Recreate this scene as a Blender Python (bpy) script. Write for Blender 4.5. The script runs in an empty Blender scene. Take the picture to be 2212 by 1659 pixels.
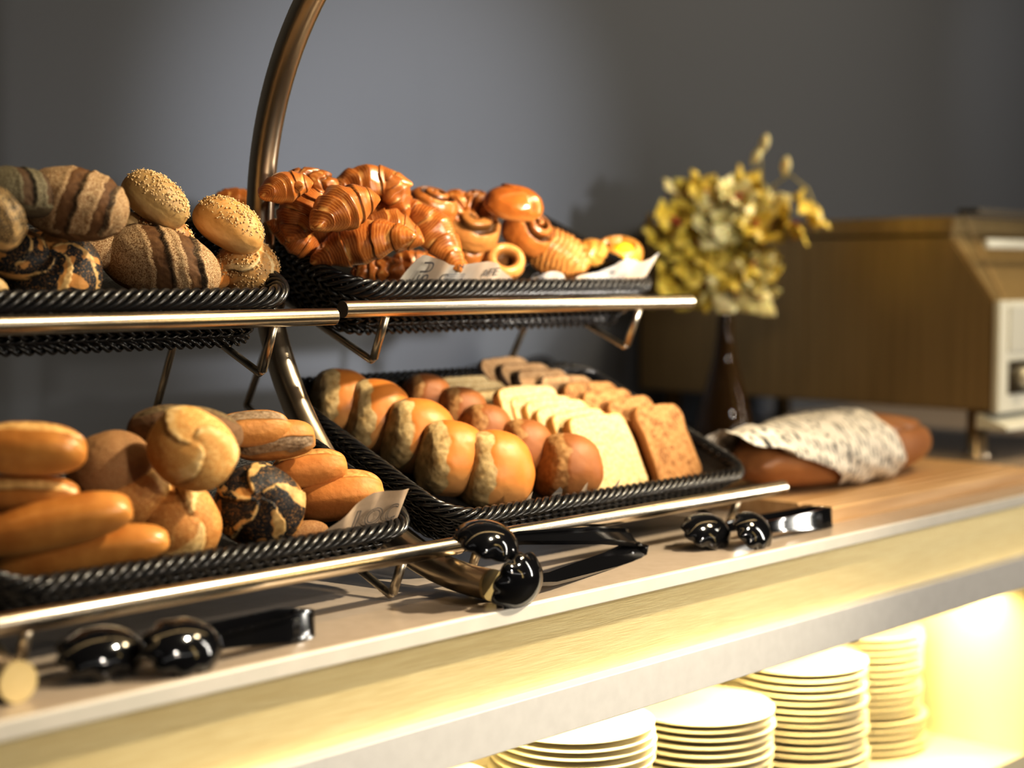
import bpy, bmesh, math, random
import numpy as np
from mathutils import Vector, Matrix, Euler, Quaternion

H = 1.215            # the camera stands at x=y=0; heights below are given relative to it
S = bpy.context.scene
COL = S.collection
PI = math.pi

# ------------------------------------------------------------------ object helpers
def link(o):
    COL.objects.link(o); return o

def tag(o, label=None, cat=None, group=None, kind=None):
    if label: o['label'] = label
    if cat: o['category'] = cat
    if group: o['group'] = group
    if kind: o['kind'] = kind
    return o

def empty(name, loc=(0, 0, 0)):
    o = bpy.data.objects.new(name, None); link(o); o.location = loc
    o.empty_display_size = 0.02
    return o

def mesh_obj(name, verts, faces, mats, parent=None, smooth=True, feat=None, midx=None, loc=None):
    me = bpy.data.meshes.new(name)
    me.from_pydata([tuple(map(float, v)) for v in verts], [], [tuple(map(int, f)) for f in faces])
    if smooth: me.polygons.foreach_set('use_smooth', [True] * len(me.polygons))
    if not isinstance(mats, (list, tuple)): mats = [mats]
    for m in mats: me.materials.append(m)
    if midx is not None: me.polygons.foreach_set('material_index', list(map(int, midx)))
    if feat is not None:
        a = me.attributes.new('feat', 'FLOAT_COLOR', 'POINT')
        a.data.foreach_set('color', np.clip(feat, 0, 1).astype(np.float32).ravel())
    me.update()
    o = bpy.data.objects.new(name, me); link(o)
    if parent is not None: o.parent = parent
    if loc is not None: o.location = loc
    return o

def copy_tree(o, parent=None):
    c = o.copy(); COL.objects.link(c)
    if parent is not None: c.parent = parent
    for ch in list(o.children): copy_tree(ch, c)
    return c

class MB:
    """collects shapes into one mesh"""
    def __init__(s): s.v = []; s.f = []
    def add(s, v, f):
        b = len(s.v); s.v += [tuple(p) for p in v]; s.f += [tuple(i + b for i in q) for q in f]
    def box(s, lo, hi, bev=0.0):
        bm = bmesh.new(); bmesh.ops.create_cube(bm, size=1.0)
        lo = Vector(lo); hi = Vector(hi)
        for v in bm.verts:
            v.co = Vector(((lo[i] + hi[i]) / 2 + v.co[i] * (hi[i] - lo[i]) for i in range(3)))
        if bev > 0:
            bmesh.ops.bevel(bm, geom=list(bm.edges), offset=bev, segments=3, affect='EDGES', profile=0.5)
        bm.verts.index_update()
        s.add([v.co[:] for v in bm.verts], [[v.index for v in f.verts] for f in bm.faces]); bm.free()
    def tube(s, pts, r, n=12, caps=True, closed=False):
        P = np.array(pts, float); v, f = tube_mesh(P, r, n, caps, closed); s.add(v.tolist(), f)
    def lathe(s, prof, n=32, c=(0, 0, 0)):
        v = []; f = []
        for (r, z) in prof:
            for k in range(n):
                a = 2 * PI * k / n; v.append((c[0] + r * math.cos(a), c[1] + r * math.sin(a), c[2] + z))
        m = len(prof)
        for i in range(m - 1):
            for k in range(n):
                k2 = (k + 1) % n; f.append((i * n + k, i * n + k2, (i + 1) * n + k2, (i + 1) * n + k))
        if prof[0][0] > 1e-6: f.append(tuple(range(n))[::-1])
        if prof[-1][0] > 1e-6: f.append(tuple((m - 1) * n + k for k in range(n)))
        s.add(v, f)
    def obj(s, name, mat, parent=None, smooth=True, loc=None):
        return mesh_obj(name, s.v, s.f, mat, parent, smooth, loc=loc)

def sharp(o, ang=35):
    me = o.data
    try: me.set_sharp_from_angle(angle=math.radians(ang))
    except Exception: pass
    return o

def tube_mesh(P, r, n=8, caps=True, closed=False):
    P = np.asarray(P, float); m = len(P)
    if closed: T = np.roll(P, -1, 0) - np.roll(P, 1, 0)
    else: T = np.gradient(P, axis=0)
    T /= np.linalg.norm(T, axis=1)[:, None] + 1e-12
    ref = np.array([0, 0, 1.0])
    if np.mean(np.abs(T @ ref)) > 0.8: ref = np.array([1.0, 0, 0])
    A = np.zeros_like(P)
    a = np.cross(T[0], ref)
    if np.linalg.norm(a) < 1e-3: a = np.cross(T[0], [0, 1.0, 0])
    for i in range(m):
        a = a - T[i] * (a @ T[i]); a = a / (np.linalg.norm(a) + 1e-12); A[i] = a
    B = np.cross(T, A)
    rr = np.broadcast_to(np.asarray(r, float), (m,))
    th = np.arange(n) * 2 * PI / n
    V = P[:, None, :] + rr[:, None, None] * (np.cos(th)[None, :, None] * A[:, None, :] + np.sin(th)[None, :, None] * B[:, None, :])
    f = []
    for i in range(m if closed else m - 1):
        j = (i + 1) % m
        for k in range(n):
            k2 = (k + 1) % n; f.append((i * n + k, i * n + k2, j * n + k2, j * n + k))
    if caps and not closed:
        f.append(tuple(range(n))[::-1]); f.append(tuple((m - 1) * n + k for k in range(n)))
    return V.reshape(-1, 3), f

# ------------------------------------------------------------------ noise
def _hash(i, j, k, seed):
    n = (i * 374761393 + j * 668265263 + k * 2147483647 % 1000003 + k * 1274126177 + seed * 974711) & 0xffffffff
    n = ((n ^ (n >> 13)) * 1274126177) & 0xffffffff
    return ((n ^ (n >> 16)) & 0xffff) / 65535.0

def vnoise(P, scale=1.0, seed=0, octaves=1):
    P = np.asarray(P, float) * scale; out = 0; amp = 1.0; tot = 0
    for o in range(octaves):
        Q = P * (2 ** o) + 100.0; I = np.floor(Q).astype(np.int64); F = Q - I; F = F * F * (3 - 2 * F); r = 0
        for dx in (0, 1):
            for dy in (0, 1):
                for dz in (0, 1):
                    w = (F[:, 0] if dx else 1 - F[:, 0]) * (F[:, 1] if dy else 1 - F[:, 1]) * (F[:, 2] if dz else 1 - F[:, 2])
                    r = r + w * _hash(I[:, 0] + dx, I[:, 1] + dy, I[:, 2] + dz, seed + 17 * o)
        out = out + amp * r; tot += amp; amp *= .5
    return out / tot * 2 - 1

def sst(a, b, x):
    t = np.clip((x - a) / (b - a + 1e-12), 0, 1); return t * t * (3 - 2 * t)

# ------------------------------------------------------------------ materials
def newmat(name):
    m = bpy.data.materials.new(name); m.use_nodes = True
    nt = m.node_tree; b = nt.nodes['Principled BSDF']
    return m, nt, b

def nd(nt, t, **kw):
    n = nt.nodes.new(t)
    for k, v in kw.items(): setattr(n, k, v)
    return n

def simple(name, col, rough=0.5, metal=0.0, spec=0.5, **kw):
    m, nt, b = newmat(name)
    b.inputs['Base Color'].default_value = (*col, 1); b.inputs['Roughness'].default_value = rough
    b.inputs['Metallic'].default_value = metal; b.inputs['Specular IOR Level'].default_value = spec
    for k, v in kw.items(): b.inputs[k].default_value = v
    return m

def noisy(name, c1, c2, scale=20, rough=0.5, metal=0.0, bump=0.0, bscale=None, stretch=(1, 1, 1), spec=0.5, detail=4, r2=None, **kw):
    m, nt, b = newmat(name); L = nt.links.new
    tc = nd(nt, 'ShaderNodeTexCoord'); mp = nd(nt, 'ShaderNodeMapping'); mp.inputs['Scale'].default_value = stretch
    L(tc.outputs['Object'], mp.inputs['Vector'])
    n = nd(nt, 'ShaderNodeTexNoise'); n.inputs['Scale'].default_value = scale; n.inputs['Detail'].default_value = detail
    L(mp.outputs[0], n.inputs['Vector'])
    cr = nd(nt, 'ShaderNodeValToRGB'); cr.color_ramp.elements[0].position = .35; cr.color_ramp.elements[1].position = .65
    cr.color_ramp.elements[0].color = (*c1, 1); cr.color_ramp.elements[1].color = (*c2, 1)
    L(n.outputs['Fac'], cr.inputs[0]); L(cr.outputs[0], b.inputs['Base Color'])
    b.inputs['Roughness'].default_value = rough; b.inputs['Metallic'].default_value = metal; b.inputs['Specular IOR Level'].default_value = spec
    for k, v in kw.items(): b.inputs[k].default_value = v
    if r2 is not None:
        mr = nd(nt, 'ShaderNodeMapRange'); mr.inputs['To Min'].default_value = rough; mr.inputs['To Max'].default_value = r2
        L(n.outputs['Fac'], mr.inputs['Value']); L(mr.outputs[0], b.inputs['Roughness'])
    if bump:
        n2 = nd(nt, 'ShaderNodeTexNoise'); n2.inputs['Scale'].default_value = bscale or scale; n2.inputs['Detail'].default_value = 5
        L(mp.outputs[0], n2.inputs['Vector'])
        bp = nd(nt, 'ShaderNodeBump'); bp.inputs['Strength'].default_value = bump; bp.inputs['Distance'].default_value = .003
        L(n2.outputs['Fac'], bp.inputs['Height']); L(bp.outputs[0], b.inputs['Normal'])
    return m

def crust(name, dark, light, bare, seed=(.03, .03, .03), pale=None, seed_scale=420, rough=.5, bump=.35, bscale=160, coat=0.0, seed_cover=.62,
          nscale=22, grain=False, sss=0.0, cellw=.58):
    """bread skin: feat.R bares crumb, feat.G carries seeds, feat.B darkens (cracks, filling), feat.A pales the underside"""
    m, nt, b = newmat(name); L = nt.links.new
    tc = nd(nt, 'ShaderNodeTexCoord'); at = nd(nt, 'ShaderNodeAttribute', attribute_name='feat'); sp = nd(nt, 'ShaderNodeSeparateColor')
    L(at.outputs['Color'], sp.inputs[0])
    n = nd(nt, 'ShaderNodeTexNoise'); n.inputs['Scale'].default_value = nscale; n.inputs['Detail'].default_value = 6; n.inputs['Roughness'].default_value = .65
    L(tc.outputs['Object'], n.inputs['Vector'])
    cr = nd(nt, 'ShaderNodeValToRGB'); e = cr.color_ramp.elements
    e[0].position = .33; e[1].position = .68; e[0].color = (*dark, 1); e[1].color = (*light, 1)
    L(n.outputs['Fac'], cr.inputs[0]); col = cr.outputs[0]
    nf = nd(nt, 'ShaderNodeTexNoise'); nf.inputs['Scale'].default_value = bscale; nf.inputs['Detail'].default_value = 4
    L(tc.outputs['Object'], nf.inputs['Vector'])
    def mixc(fac, c2, prev):
        mx = nd(nt, 'ShaderNodeMix', data_type='RGBA'); L(fac, mx.inputs['Factor']); L(prev, mx.inputs['A'])
        if isinstance(c2, tuple): mx.inputs['B'].default_value = (*c2, 1)
        else: L(c2, mx.inputs['B'])
        return mx.outputs['Result']
    def math_(op, a, bb, clamp=False):
        q = nd(nt, 'ShaderNodeMath', operation=op); q.use_clamp = clamp
        for i, x in enumerate((a, bb)):
            if isinstance(x, (int, float)): q.inputs[i].default_value = x
            else: L(x, q.inputs[i])
        return q.outputs[0]
    if pale is None: pale = tuple(min(1, .5 * (x + y) * 1.25) for x, y in zip(light, bare))
    col = mixc(at.outputs['Alpha'], pale, col)
    # bare crumb with broken edges
    e1 = math_('SUBTRACT', nf.outputs['Fac'], .5); e2 = math_('MULTIPLY', e1, .55); rr = math_('ADD', sp.outputs[0], e2)
    mr = nd(nt, 'ShaderNodeMapRange'); mr.inputs['From Min'].default_value = .3; mr.inputs['From Max'].default_value = .7; L(rr, mr.inputs['Value'])
    br = nd(nt, 'ShaderNodeValToRGB'); q = br.color_ramp.elements; q[0].position = .32; q[1].position = .62
    q[0].color = (bare[0] * .66, bare[1] * .58, bare[2] * .48, 1); q[1].color = (*bare, 1); L(nf.outputs['Fac'], br.inputs[0])
    col = mixc(mr.outputs[0], br.outputs[0], col)
    # fine speckle
    vs = nd(nt, 'ShaderNodeTexVoronoi'); vs.inputs['Scale'].default_value = seed_scale; L(tc.outputs['Object'], vs.inputs['Vector'])
    n3 = nd(nt, 'ShaderNodeTexNoise'); n3.inputs['Scale'].default_value = 75; n3.inputs['Detail'].default_value = 3; L(tc.outputs['Object'], n3.inputs['Vector'])
    # seeds where seed attr high: voronoi cell centre and patchy cover
    c1 = math_('MULTIPLY', n3.outputs['Fac'], 1.0); c2 = math_('ADD', sp.outputs[1], c1); cov = math_('GREATER_THAN', c2, 1.5 - seed_cover)
    if grain: cell = math_('LESS_THAN', vs.outputs['Distance'], .50)
    else: cell = math_('LESS_THAN', vs.outputs['Distance'], cellw)
    sd = math_('MULTIPLY', cov, cell)
    sdm = math_('MULTIPLY', sd, math_('GREATER_THAN', sp.outputs[1], .12))
    col = mixc(sdm, seed, col)
    dk = math_('MULTIPLY', sp.outputs[2], .92, True)
    col = mixc(dk, tuple(x * .12 for x in dark), col)
    L(col, b.inputs['Base Color'])
    b.inputs['Roughness'].default_value = rough; b.inputs['Coat Weight'].default_value = coat; b.inputs['Coat Roughness'].default_value = .25
    b.inputs['Specular IOR Level'].default_value = .35
    if sss: b.inputs['Subsurface Weight'].default_value = sss; b.inputs['Subsurface Radius'].default_value = (.01, .005, .002)
    h1 = math_('MULTIPLY', nf.outputs['Fac'], .6); h2 = math_('MULTIPLY', sdm, .55); h = math_('ADD', h1, h2)
    bp = nd(nt, 'ShaderNodeBump'); bp.inputs['Strength'].default_value = bump; bp.inputs['Distance'].default_value = .0025
    L(h, bp.inputs['Height']); L(bp.outputs[0], b.inputs['Normal'])
    return m

def wall_mat(name, c1, c2):
    return noisy(name, c1, c2, scale=350, rough=.75, bump=.15, bscale=600, spec=.25)
# ------------------------------------------------------------------ bread shapes (local axes: x long, z crown)
_cs = {}
def cube_sphere(N):
    if N in _cs: return _cs[N]
    g = np.tan(np.linspace(-PI / 4, PI / 4, N + 1)); verts = []; quads = []; idx = {}
    for ax in range(3):
        for s in (-1, 1):
            ids = np.zeros((N + 1, N + 1), int)
            for i in range(N + 1):
                for j in range(N + 1):
                    p = [0, 0, 0]; p[ax] = s; p[(ax + 1) % 3] = g[i] * s; p[(ax + 2) % 3] = g[j]
                    k = (round(p[0], 5), round(p[1], 5), round(p[2], 5))
                    if k not in idx: idx[k] = len(verts); verts.append(p)
                    ids[i, j] = idx[k]
            for i in range(N):
                for j in range(N):
                    quads.append((ids[i, j], ids[i + 1, j], ids[i + 1, j + 1], ids[i, j + 1]))
    V = np.array(verts, float); V /= np.linalg.norm(V, axis=1)[:, None]
    _cs[N] = (V, quads); return _cs[N]

def blob(L, W, Hh, N=28, ex=2.0, ey=2.0, flat=.62, rough=.02, seed=0, lump=.035):
    """superellipsoid with a flattened underside; returns unit dirs, points, quads"""
    D, Q = cube_sphere(N)
    p = np.abs(D) + 1e-9
    rad = (p[:, 0] ** ex + p[:, 1] ** ex + p[:, 2] ** ey) ** (-1.0 / ((ex + ey) / 2))
    P = D * rad[:, None]
    z = P[:, 2]; P[:, 2] = np.where(z < 0, z * flat, z)
    P[:, 2] -= (1 - flat) / 2
    nz = vnoise(D, 1.6, seed, 2) * lump + vnoise(D, 7, seed + 5, 2) * rough
    P = P * (1 + nz)[:, None]
    return D, P * np.array([L / 2, W / 2, Hh / (1 + flat)]), Q

def zeros(n): return np.zeros((n, 4))

def loaf_striped(L, W, Hh, seed=0, N=44, bands=((-.05, .14), (.5, .12)), skew=.25):
    D, P, Q = blob(L, W, Hh, N, 2.25, 2.1, .7, .012, seed)
    F = zeros(len(P)); x = D[:, 0] + skew * D[:, 1] + .04 * vnoise(D, 5, seed)
    top = sst(-.25, .1, D[:, 2])
    d = np.zeros(len(P))
    for c, w in bands:
        u = (x - c) / w
        ins = sst(1.05, .85, np.abs(u)) * top
        F[:, 0] = np.maximum(F[:, 0], ins)
        F[:, 2] = np.maximum(F[:, 2], sst(.45, .9, u) * sst(1.2, 1.02, u) * top * (.95 + .5 * vnoise(D, 14, seed + 2)))
        d -= .045 * ins * sst(-.9, 1.0, u) * (1 + .5 * vnoise(D, 18, seed + 3))
        d += .03 * sst(.95, 1.1, u) * sst(1.9, 1.15, u) * top + .025 * sst(-1.0, -1.25, u) * sst(-1.9, -1.2, u) * top
    P = P * (1 + d)[:, None]
    F[:, 1] = sst(-.35, .25, D[:, 2] + .25 * vnoise(D, 3, seed + 9)) * (1 - F[:, 0])
    F[:, 3] = sst(-.2, -.7, D[:, 2]) * .3
    return P, Q, F

def bun_round(L, W, Hh, seed=0, N=36, seeds=1.0, kaiser=0, swirl=1.4, bare=.8, cover=.15, flat=.62, slit=0.0, amp=.085, patchy=0.0, lw=0.0):
    D, P, Q = blob(L, W, Hh, N, 2.2, 2.05, flat, .01, seed)
    F = zeros(len(P)); r = np.hypot(D[:, 0], D[:, 1]); th = np.arctan2(D[:, 1], D[:, 0]); top = sst(cover, cover + .3, D[:, 2])
    d = np.zeros(len(P))
    if kaiser:
        ph = ((th + swirl * r * 1.3 + .12 * vnoise(D, 3, seed) + seed) * kaiser / (2 * PI)) % 1.0
        fade = sst(-.05, .35, D[:, 2]) * sst(.03, .2, r)
        d += amp * (ph - .55) * fade
        line = np.maximum(sst(.70 - lw, .84 - lw, ph), sst(.06 + lw * .4, .0 + lw * .4, ph)) * fade
        F[:, 0] = line * bare
        F[:, 2] = sst(.0, .05, ph) * sst(.14, .05, ph) * fade * .55
        F[:, 1] = top * (1 - .8 * line) * seeds
        d -= .03 * sst(.16, .0, r) * (D[:, 2] > 0)
    else:
        F[:, 1] = top * seeds
    if slit:
        y = D[:, 1] + .08 * vnoise(D, 4, seed); fade = sst(.1, .5, D[:, 2]) * sst(.95, .75, np.abs(D[:, 0]))
        F[:, 0] = np.maximum(F[:, 0], sst(.2, .08, np.abs(y)) * fade * slit)
        d -= .07 * sst(.24, .0, np.abs(y)) * fade
        d += .05 * sst(.24, .32, np.abs(y)) * sst(.55, .34, np.abs(y)) * fade
        F[:, 2] = np.maximum(F[:, 2], .5 * sst(.17, .22, y) * sst(.27, .22, y) * fade)
    if patchy: F[:, 1] *= 1 - patchy * sst(.05, .38, vnoise(D, 2.6, seed + 4, 2))
    F[:, 3] = sst(.05, -.45, D[:, 2]) * .75
    P = P * (1 + d)[:, None]
    return P, Q, F

def roll_long(L, W, Hh, seed=0, N=34, slit=1.0, y0=.15, width=.22, flour=0.0, bend=0.0, pale=.5, ex=2.7):
    D, P, Q = blob(L, W, Hh, N, ex, 2.1, .72, .008, seed, .025)
    F = zeros(len(P)); y = D[:, 1] / np.maximum(.25, np.sqrt(np.maximum(1e-4, 1 - D[:, 0] ** 2))) + .1 * vnoise(D, 3, seed + 1)
    fade = sst(-.1, .3, D[:, 2]) * sst(.96, .84, np.abs(D[:, 0]))
    u = (y - y0) / width; d = np.zeros(len(P))
    ins = sst(1.05, .75, np.abs(u)) * fade
    F[:, 0] = ins * slit
    d -= .06 * ins * slit; d += .06 * slit * sst(-.95, -1.15, u) * sst(-2.2, -1.2, u) * fade
    F[:, 2] = np.maximum(.65 * sst(-1.3, -1.0, u) * sst(-.6, -.95, u) * fade * slit, 0)
    if flour: F[:, 2] = np.maximum(F[:, 2], flour * ins * (.5 + .9 * vnoise(D * np.array([3, 1, 1]), 9, seed)))
    P = P * (1 + d * (1 + .3 * vnoise(D, 12, seed)))[:, None]
    if bend: P[:, 2] += bend * (P[:, 0] ** 2 / (L / 2) ** 2) * Hh
    F[:, 3] = sst(.0, -.5, D[:, 2]) * pale
    return P, Q, F

def bun_soft(L, W, Hh, seed=0, N=32, dimple=.05):
    """pull-apart roll: smooth crown towards +x, torn pale face on -x"""
    D, P, Q = blob(L, W, Hh, N, 2.3, 2.35, .95, .006, seed, .03)
    F = zeros(len(P)); x = D[:, 0]
    tear = sst(-.22, -.40, x + .16 * vnoise(D, 4, seed + 1))
    P[:, 0] = np.where(x < -.4, P[:, 0] * (1 - .20 * sst(-.4, -1, x)), P[:, 0])
    nz = vnoise(D, 13, seed + 2, 3)
    P = P * (1 + tear * (.02 * nz + .02 * vnoise(D, 4, seed + 8) - .01))[:, None]
    rim = sst(-.36, -.46, x) * sst(-.66, -.5, x)
    F[:, 0] = tear
    F[:, 2] = .08 * tear * sst(.15, .5, -nz)
    # little dimple where a neighbour pressed
    q = np.exp(-((D[:, 1] + .55) ** 2 + (D[:, 2] - .25) ** 2) / .03); P = P * (1 - dimple * q)[:, None]
    F[:, 3] = sst(-.3, -.75, D[:, 2]) * .6
    return P, Q, F

def croissant(L, W, Hh, seed=0, bend=1.1, segs=4.5, M=110, n=36, tip=.22):
    t = np.linspace(-1, 1, M); R = L / 2 / math.sin(max(.2, bend / 2)) if bend > .2 else L * 5
    a = t * bend / 2
    C = np.stack([R * np.sin(a), R * (np.cos(a) - 1) + R * (1 - math.cos(bend / 2)) * .5, 0 * a], 1)
    T = np.stack([np.cos(a), -np.sin(a), 0 * a], 1); Nn = np.stack([np.sin(a), np.cos(a), 0 * a], 1)
    prof = (1 - np.abs(t) ** 1.7 * (1 - tip)); prof *= np.sqrt(np.clip((1.0 - np.abs(t) ** 10), 0, 1)); prof = np.maximum(prof, .015)
    th = np.arange(n) * 2 * PI / n
    V = []; F = []; rng = random.Random(seed)
    for i in range(M):
        ph = (np.abs(t[i]) * segs + .06 * np.sin(th * 2 + seed) + .05 * np.sin(3 * th + i * .02) + .2) % 1.0
        step = 1 + .12 * sst(1.0, .0, ph) * (1 - .3 * np.abs(t[i])) - .04 + .03 * np.sin(th * 3 + seed + 2 * t[i])
        cy = np.cos(th) * W / 2 * prof[i] * step; cz = np.sin(th) * Hh / 2 * prof[i] * step
        cz = np.where(cz < 0, cz * .72, cz)
        V.append(C[i][None] + cy[:, None] * Nn[i][None] + cz[:, None] * np.array([[0, 0, 1.0]]))
        f = np.zeros((n, 4))
        lay = sst(.45, .95, ph) * (.45 + .55 * np.sin(th * 3 + seed + 9 * t[i]))
        f[:, 0] = .75 * lay * sst(-.9, .1, np.sin(th))
        f[:, 2] = np.clip(sst(.92, .99, ph) * .7 + sst(.0, .05, ph) * sst(.12, .05, ph) * .25, 0, 1)
        f[:, 3] = sst(-.1, -.7, np.sin(th)) * .6 + .4 * sst(.2, .8, np.sin(ph * 38 + np.sin(th * 4 + seed)))
        F.append(f)
    V = np.concatenate(V); F = np.concatenate(F)
    V = V * (1 + .02 * vnoise(V, 60, seed))[:, None] + .0015 * np.stack([vnoise(V, 90, seed + k) for k in range(3)], 1)
    Q = []
    for i in range(M - 1):
        for k in range(n):
            k2 = (k + 1) % n; Q.append((i * n + k, i * n + k2, (i + 1) * n + k2, (i + 1) * n + k))
    Q.append(tuple(range(n))[::-1]); Q.append(tuple((M - 1) * n + k for k in range(n)))
    return V, Q, F

def snail(L, W, Hh, seed=0, N=40, turns=2.3, hole=0.0):
    D, P, Q = blob(L, W, Hh, N, 2.3, 2.6, .8, .015, seed, .05)
    F = zeros(len(P)); r = np.hypot(P[:, 0] / L * 2, P[:, 1] / W * 2); th = np.arctan2(P[:, 1] / W, P[:, 0] / L)
    ph = (r * turns - th / (2 * PI) + .1 * vnoise(D, 3, seed) + seed * .37) % 1.0
    top = sst(.05, .35, D[:, 2])
    g = np.maximum(sst(.34, .08, ph), sst(.80, .97, ph))
    Fd = g * top * sst(.98, .85, r)
    d = -.22 * Fd + .06 * np.sin(ph * PI) * top
    if hole:
        h = sst(hole, hole * .75, r) * top; d -= .75 * h; Fd = np.maximum(Fd, h)
    P[:, 2] *= (1 + 1.6 * d); P = P * (1 + .4 * d)[:, None]
    F[:, 2] = np.clip(np.maximum(np.maximum(sst(.46, .22, ph), sst(.74, .9, ph)) * top * sst(.9, .75, r), Fd), 0, 1) * .97
    F[:, 0] = .55 * sst(.25, .45, ph) * sst(.7, .5, ph) * sst(.35, .75, vnoise(D, 4, seed + 3) * .5 + .5) * top
    F[:, 3] = sst(-.1, -.5, D[:, 2]) * .5
    return P, Q, F

def braid(L, W, Hh, seed=0, N=40, k=6.5, skew=1.1):
    D, P, Q = blob(L, W, Hh, N, 2.4, 2.2, .75, .015, seed, .04)
    F = zeros(len(P)); x = D[:, 0] * k + skew * D[:, 2] + 1.2 * np.abs(D[:, 1]) + .35 * vnoise(D, 3, seed)
    ph = x % 1.0; tri = np.abs(ph - .5) * 2
    fade = sst(-.5, .0, D[:, 2]) * sst(1.0, .85, np.abs(D[:, 0]))
    P = P * (1 - .13 * sst(.45, 1, tri) * fade)[:, None]
    F[:, 2] = sst(.72, 1.0, tri) * fade * .8
    F[:, 0] = .7 * sst(.42, .2, tri) * fade * sst(-.1, .4, vnoise(D, 6, seed + 1))
    F[:, 3] = sst(-.1, -.6, D[:, 2]) * .6
    return P, Q, F

def ringtube(L, W, Hh, seed=0):
    """open coil of pastry seen end-on: torus with a dark sunk core"""
    MM, n = 64, 24; V = []; F = []
    for i in range(MM):
        a = 2 * PI * i / MM
        for k in range(n):
            b = 2 * PI * k / n
            rr = .68 + .32 * math.cos(b)
            V.append((L / 2 * rr * math.cos(a), W / 2 * rr * math.sin(a), Hh / 2 * math.sin(b)))
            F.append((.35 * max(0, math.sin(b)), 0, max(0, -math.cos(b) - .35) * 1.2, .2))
    V = np.array(V); F = np.array(F); V = V * (1 + .04 * vnoise(V, 45, seed))[:, None]
    Q = []
    for i in range(MM):
        for k in range(n):
            i2 = (i + 1) % MM; k2 = (k + 1) % n; Q.append((i * n + k, i2 * n + k, i2 * n + k2, i * n + k2))
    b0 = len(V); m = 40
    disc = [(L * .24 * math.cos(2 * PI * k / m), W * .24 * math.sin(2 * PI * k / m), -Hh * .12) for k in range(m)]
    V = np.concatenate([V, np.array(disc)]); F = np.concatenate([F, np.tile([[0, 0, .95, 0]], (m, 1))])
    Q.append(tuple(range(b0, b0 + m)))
    return V, Q, F

def slice_outline(W, Hh, top='square', n=20):
    pts = []
    def arc(cx, cy, r, a0, a1, k=7):
        for i in range(k):
            a = math.radians(a0 + (a1 - a0) * i / (k - 1)); pts.append((cx + r * math.cos(a), cy + r * math.sin(a)))
    w = W / 2
    if top == 'square':
        arc(-w * 1.02 + .009, .006, .006, 270, 180); pts.append((-w * .93, Hh * .5))
        arc(-w * .84 + .012, Hh - .014, .014, 180, 95); pts.append((0, Hh * 1.02))
        arc(w * .84 - .012, Hh - .014, .014, 85, 0); pts.append((w * .93, Hh * .5)); arc(w * 1.02 - .009, .006, .006, 0, -90)
    else:
        arc(-w * .9 + .006, .006, .006, 270, 180); pts.append((-w * .88, Hh * .35)); pts.append((-w * .84, Hh * .62))
        arc(-w * .93 + .017, Hh - .019, .017, 190, 75); pts.append((-w * .3, Hh * .985)); pts.append((0, Hh * .97)); pts.append((w * .3, Hh * .985))
        arc(w * .93 - .017, Hh - .019, .017, 105, -10); pts.append((w * .84, Hh * .62)); pts.append((w * .88, Hh * .35)); arc(w * .9 - .006, .006, .006, 0, -90)
    P = np.array(pts)
    # resample
    Q = np.vstack([P, P[:1]]); s = np.r_[0, np.cumsum(np.linalg.norm(np.diff(Q, axis=0), axis=1))]; u = np.linspace(0, s[-1], 97)[:-1]
    return np.stack([np.interp(u, s, Q[:, 0]), np.interp(u, s, Q[:, 1])], 1)

def bread_slice(W, T, Hh, seed=0, top='square'):
    """slice standing on z=0, faces along y (front = -y)"""
    O = slice_outline(W, Hh, top); c = np.array([0, Hh * .48]); m = len(O)
    rings = [(.0, .5), (.55, .5), (.85, .5), (.955, .5), (.99, .47), (1.0, .3), (1.0, -.3), (.99, -.47), (.955, -.5), (.85, -.5), (.55, -.5), (.0, -.5)]
    V = []; F = []
    for s, y in rings:
        q = c + (O - c) * s
        v = np.stack([q[:, 0], np.full(m, -y * T), q[:, 1]], 1)
        f = np.zeros((m, 4)); f[:, 0] = 1.0 if s < .97 else 0.0; f[:, 1] = .5 if s < .97 and top != 'square' else 0.0
        V.append(v); F.append(f)
    V = np.concatenate(V); F = np.concatenate(F)
    V[:, 1] += .0012 * vnoise(V, 50, seed) * 1.2 + .003 * np.sin(V[:, 2] * 25 + seed) 
    V[:, 0] *= 1 + .01 * np.sin(V[:, 2] * 60 + seed); V[:, 0] += .0012 * vnoise(V, 40, seed + 3); V[:, 2] += .0015 * vnoise(V, 40, seed + 4) * (V[:, 2] > .01)
    Q = []
    for i in range(len(rings) - 1):
        for k in range(m):
            k2 = (k + 1) % m; Q.append((i * m + k, i * m + k2, (i + 1) * m + k2, (i + 1) * m + k))
    return V, Q, F

def big_loaf(L, W, Hh, seed=0, N=48):
    D, P, Q = blob(L, W, Hh, N, 2.6, 2.1, .8, .006, seed, .03)
    F = zeros(len(P)); d = np.zeros(len(P))
    for c in (.78, .42, .06, -.3, -.62):
        u = D[:, 0] - c + .62 * D[:, 1] + .02 * vnoise(D, 6, seed)
        fade = sst(.42, .62, D[:, 2]) 
        d -= .1 * np.exp(-(u / .05) ** 2) * fade; d += .035 * np.exp(-((np.abs(u) - .14) / .07) ** 2) * fade
        F[:, 2] = np.maximum(F[:, 2], .8 * np.exp(-(u / .045) ** 2) * fade)
    u = D[:, 2] - .52 + .03 * vnoise(D, 7, seed); e = (D[:, 1] < 0) * sst(.97, .9, np.abs(D[:, 0]))
    d -= .035 * np.exp(-(u / .04) ** 2) * e; F[:, 2] = np.maximum(F[:, 2], .35 * np.exp(-(u / .03) ** 2) * e)
    P = P * (1 + d)[:, None]
    F[:, 3] = sst(-.1, -.6, D[:, 2]) * .25
    return P, Q, F

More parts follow.
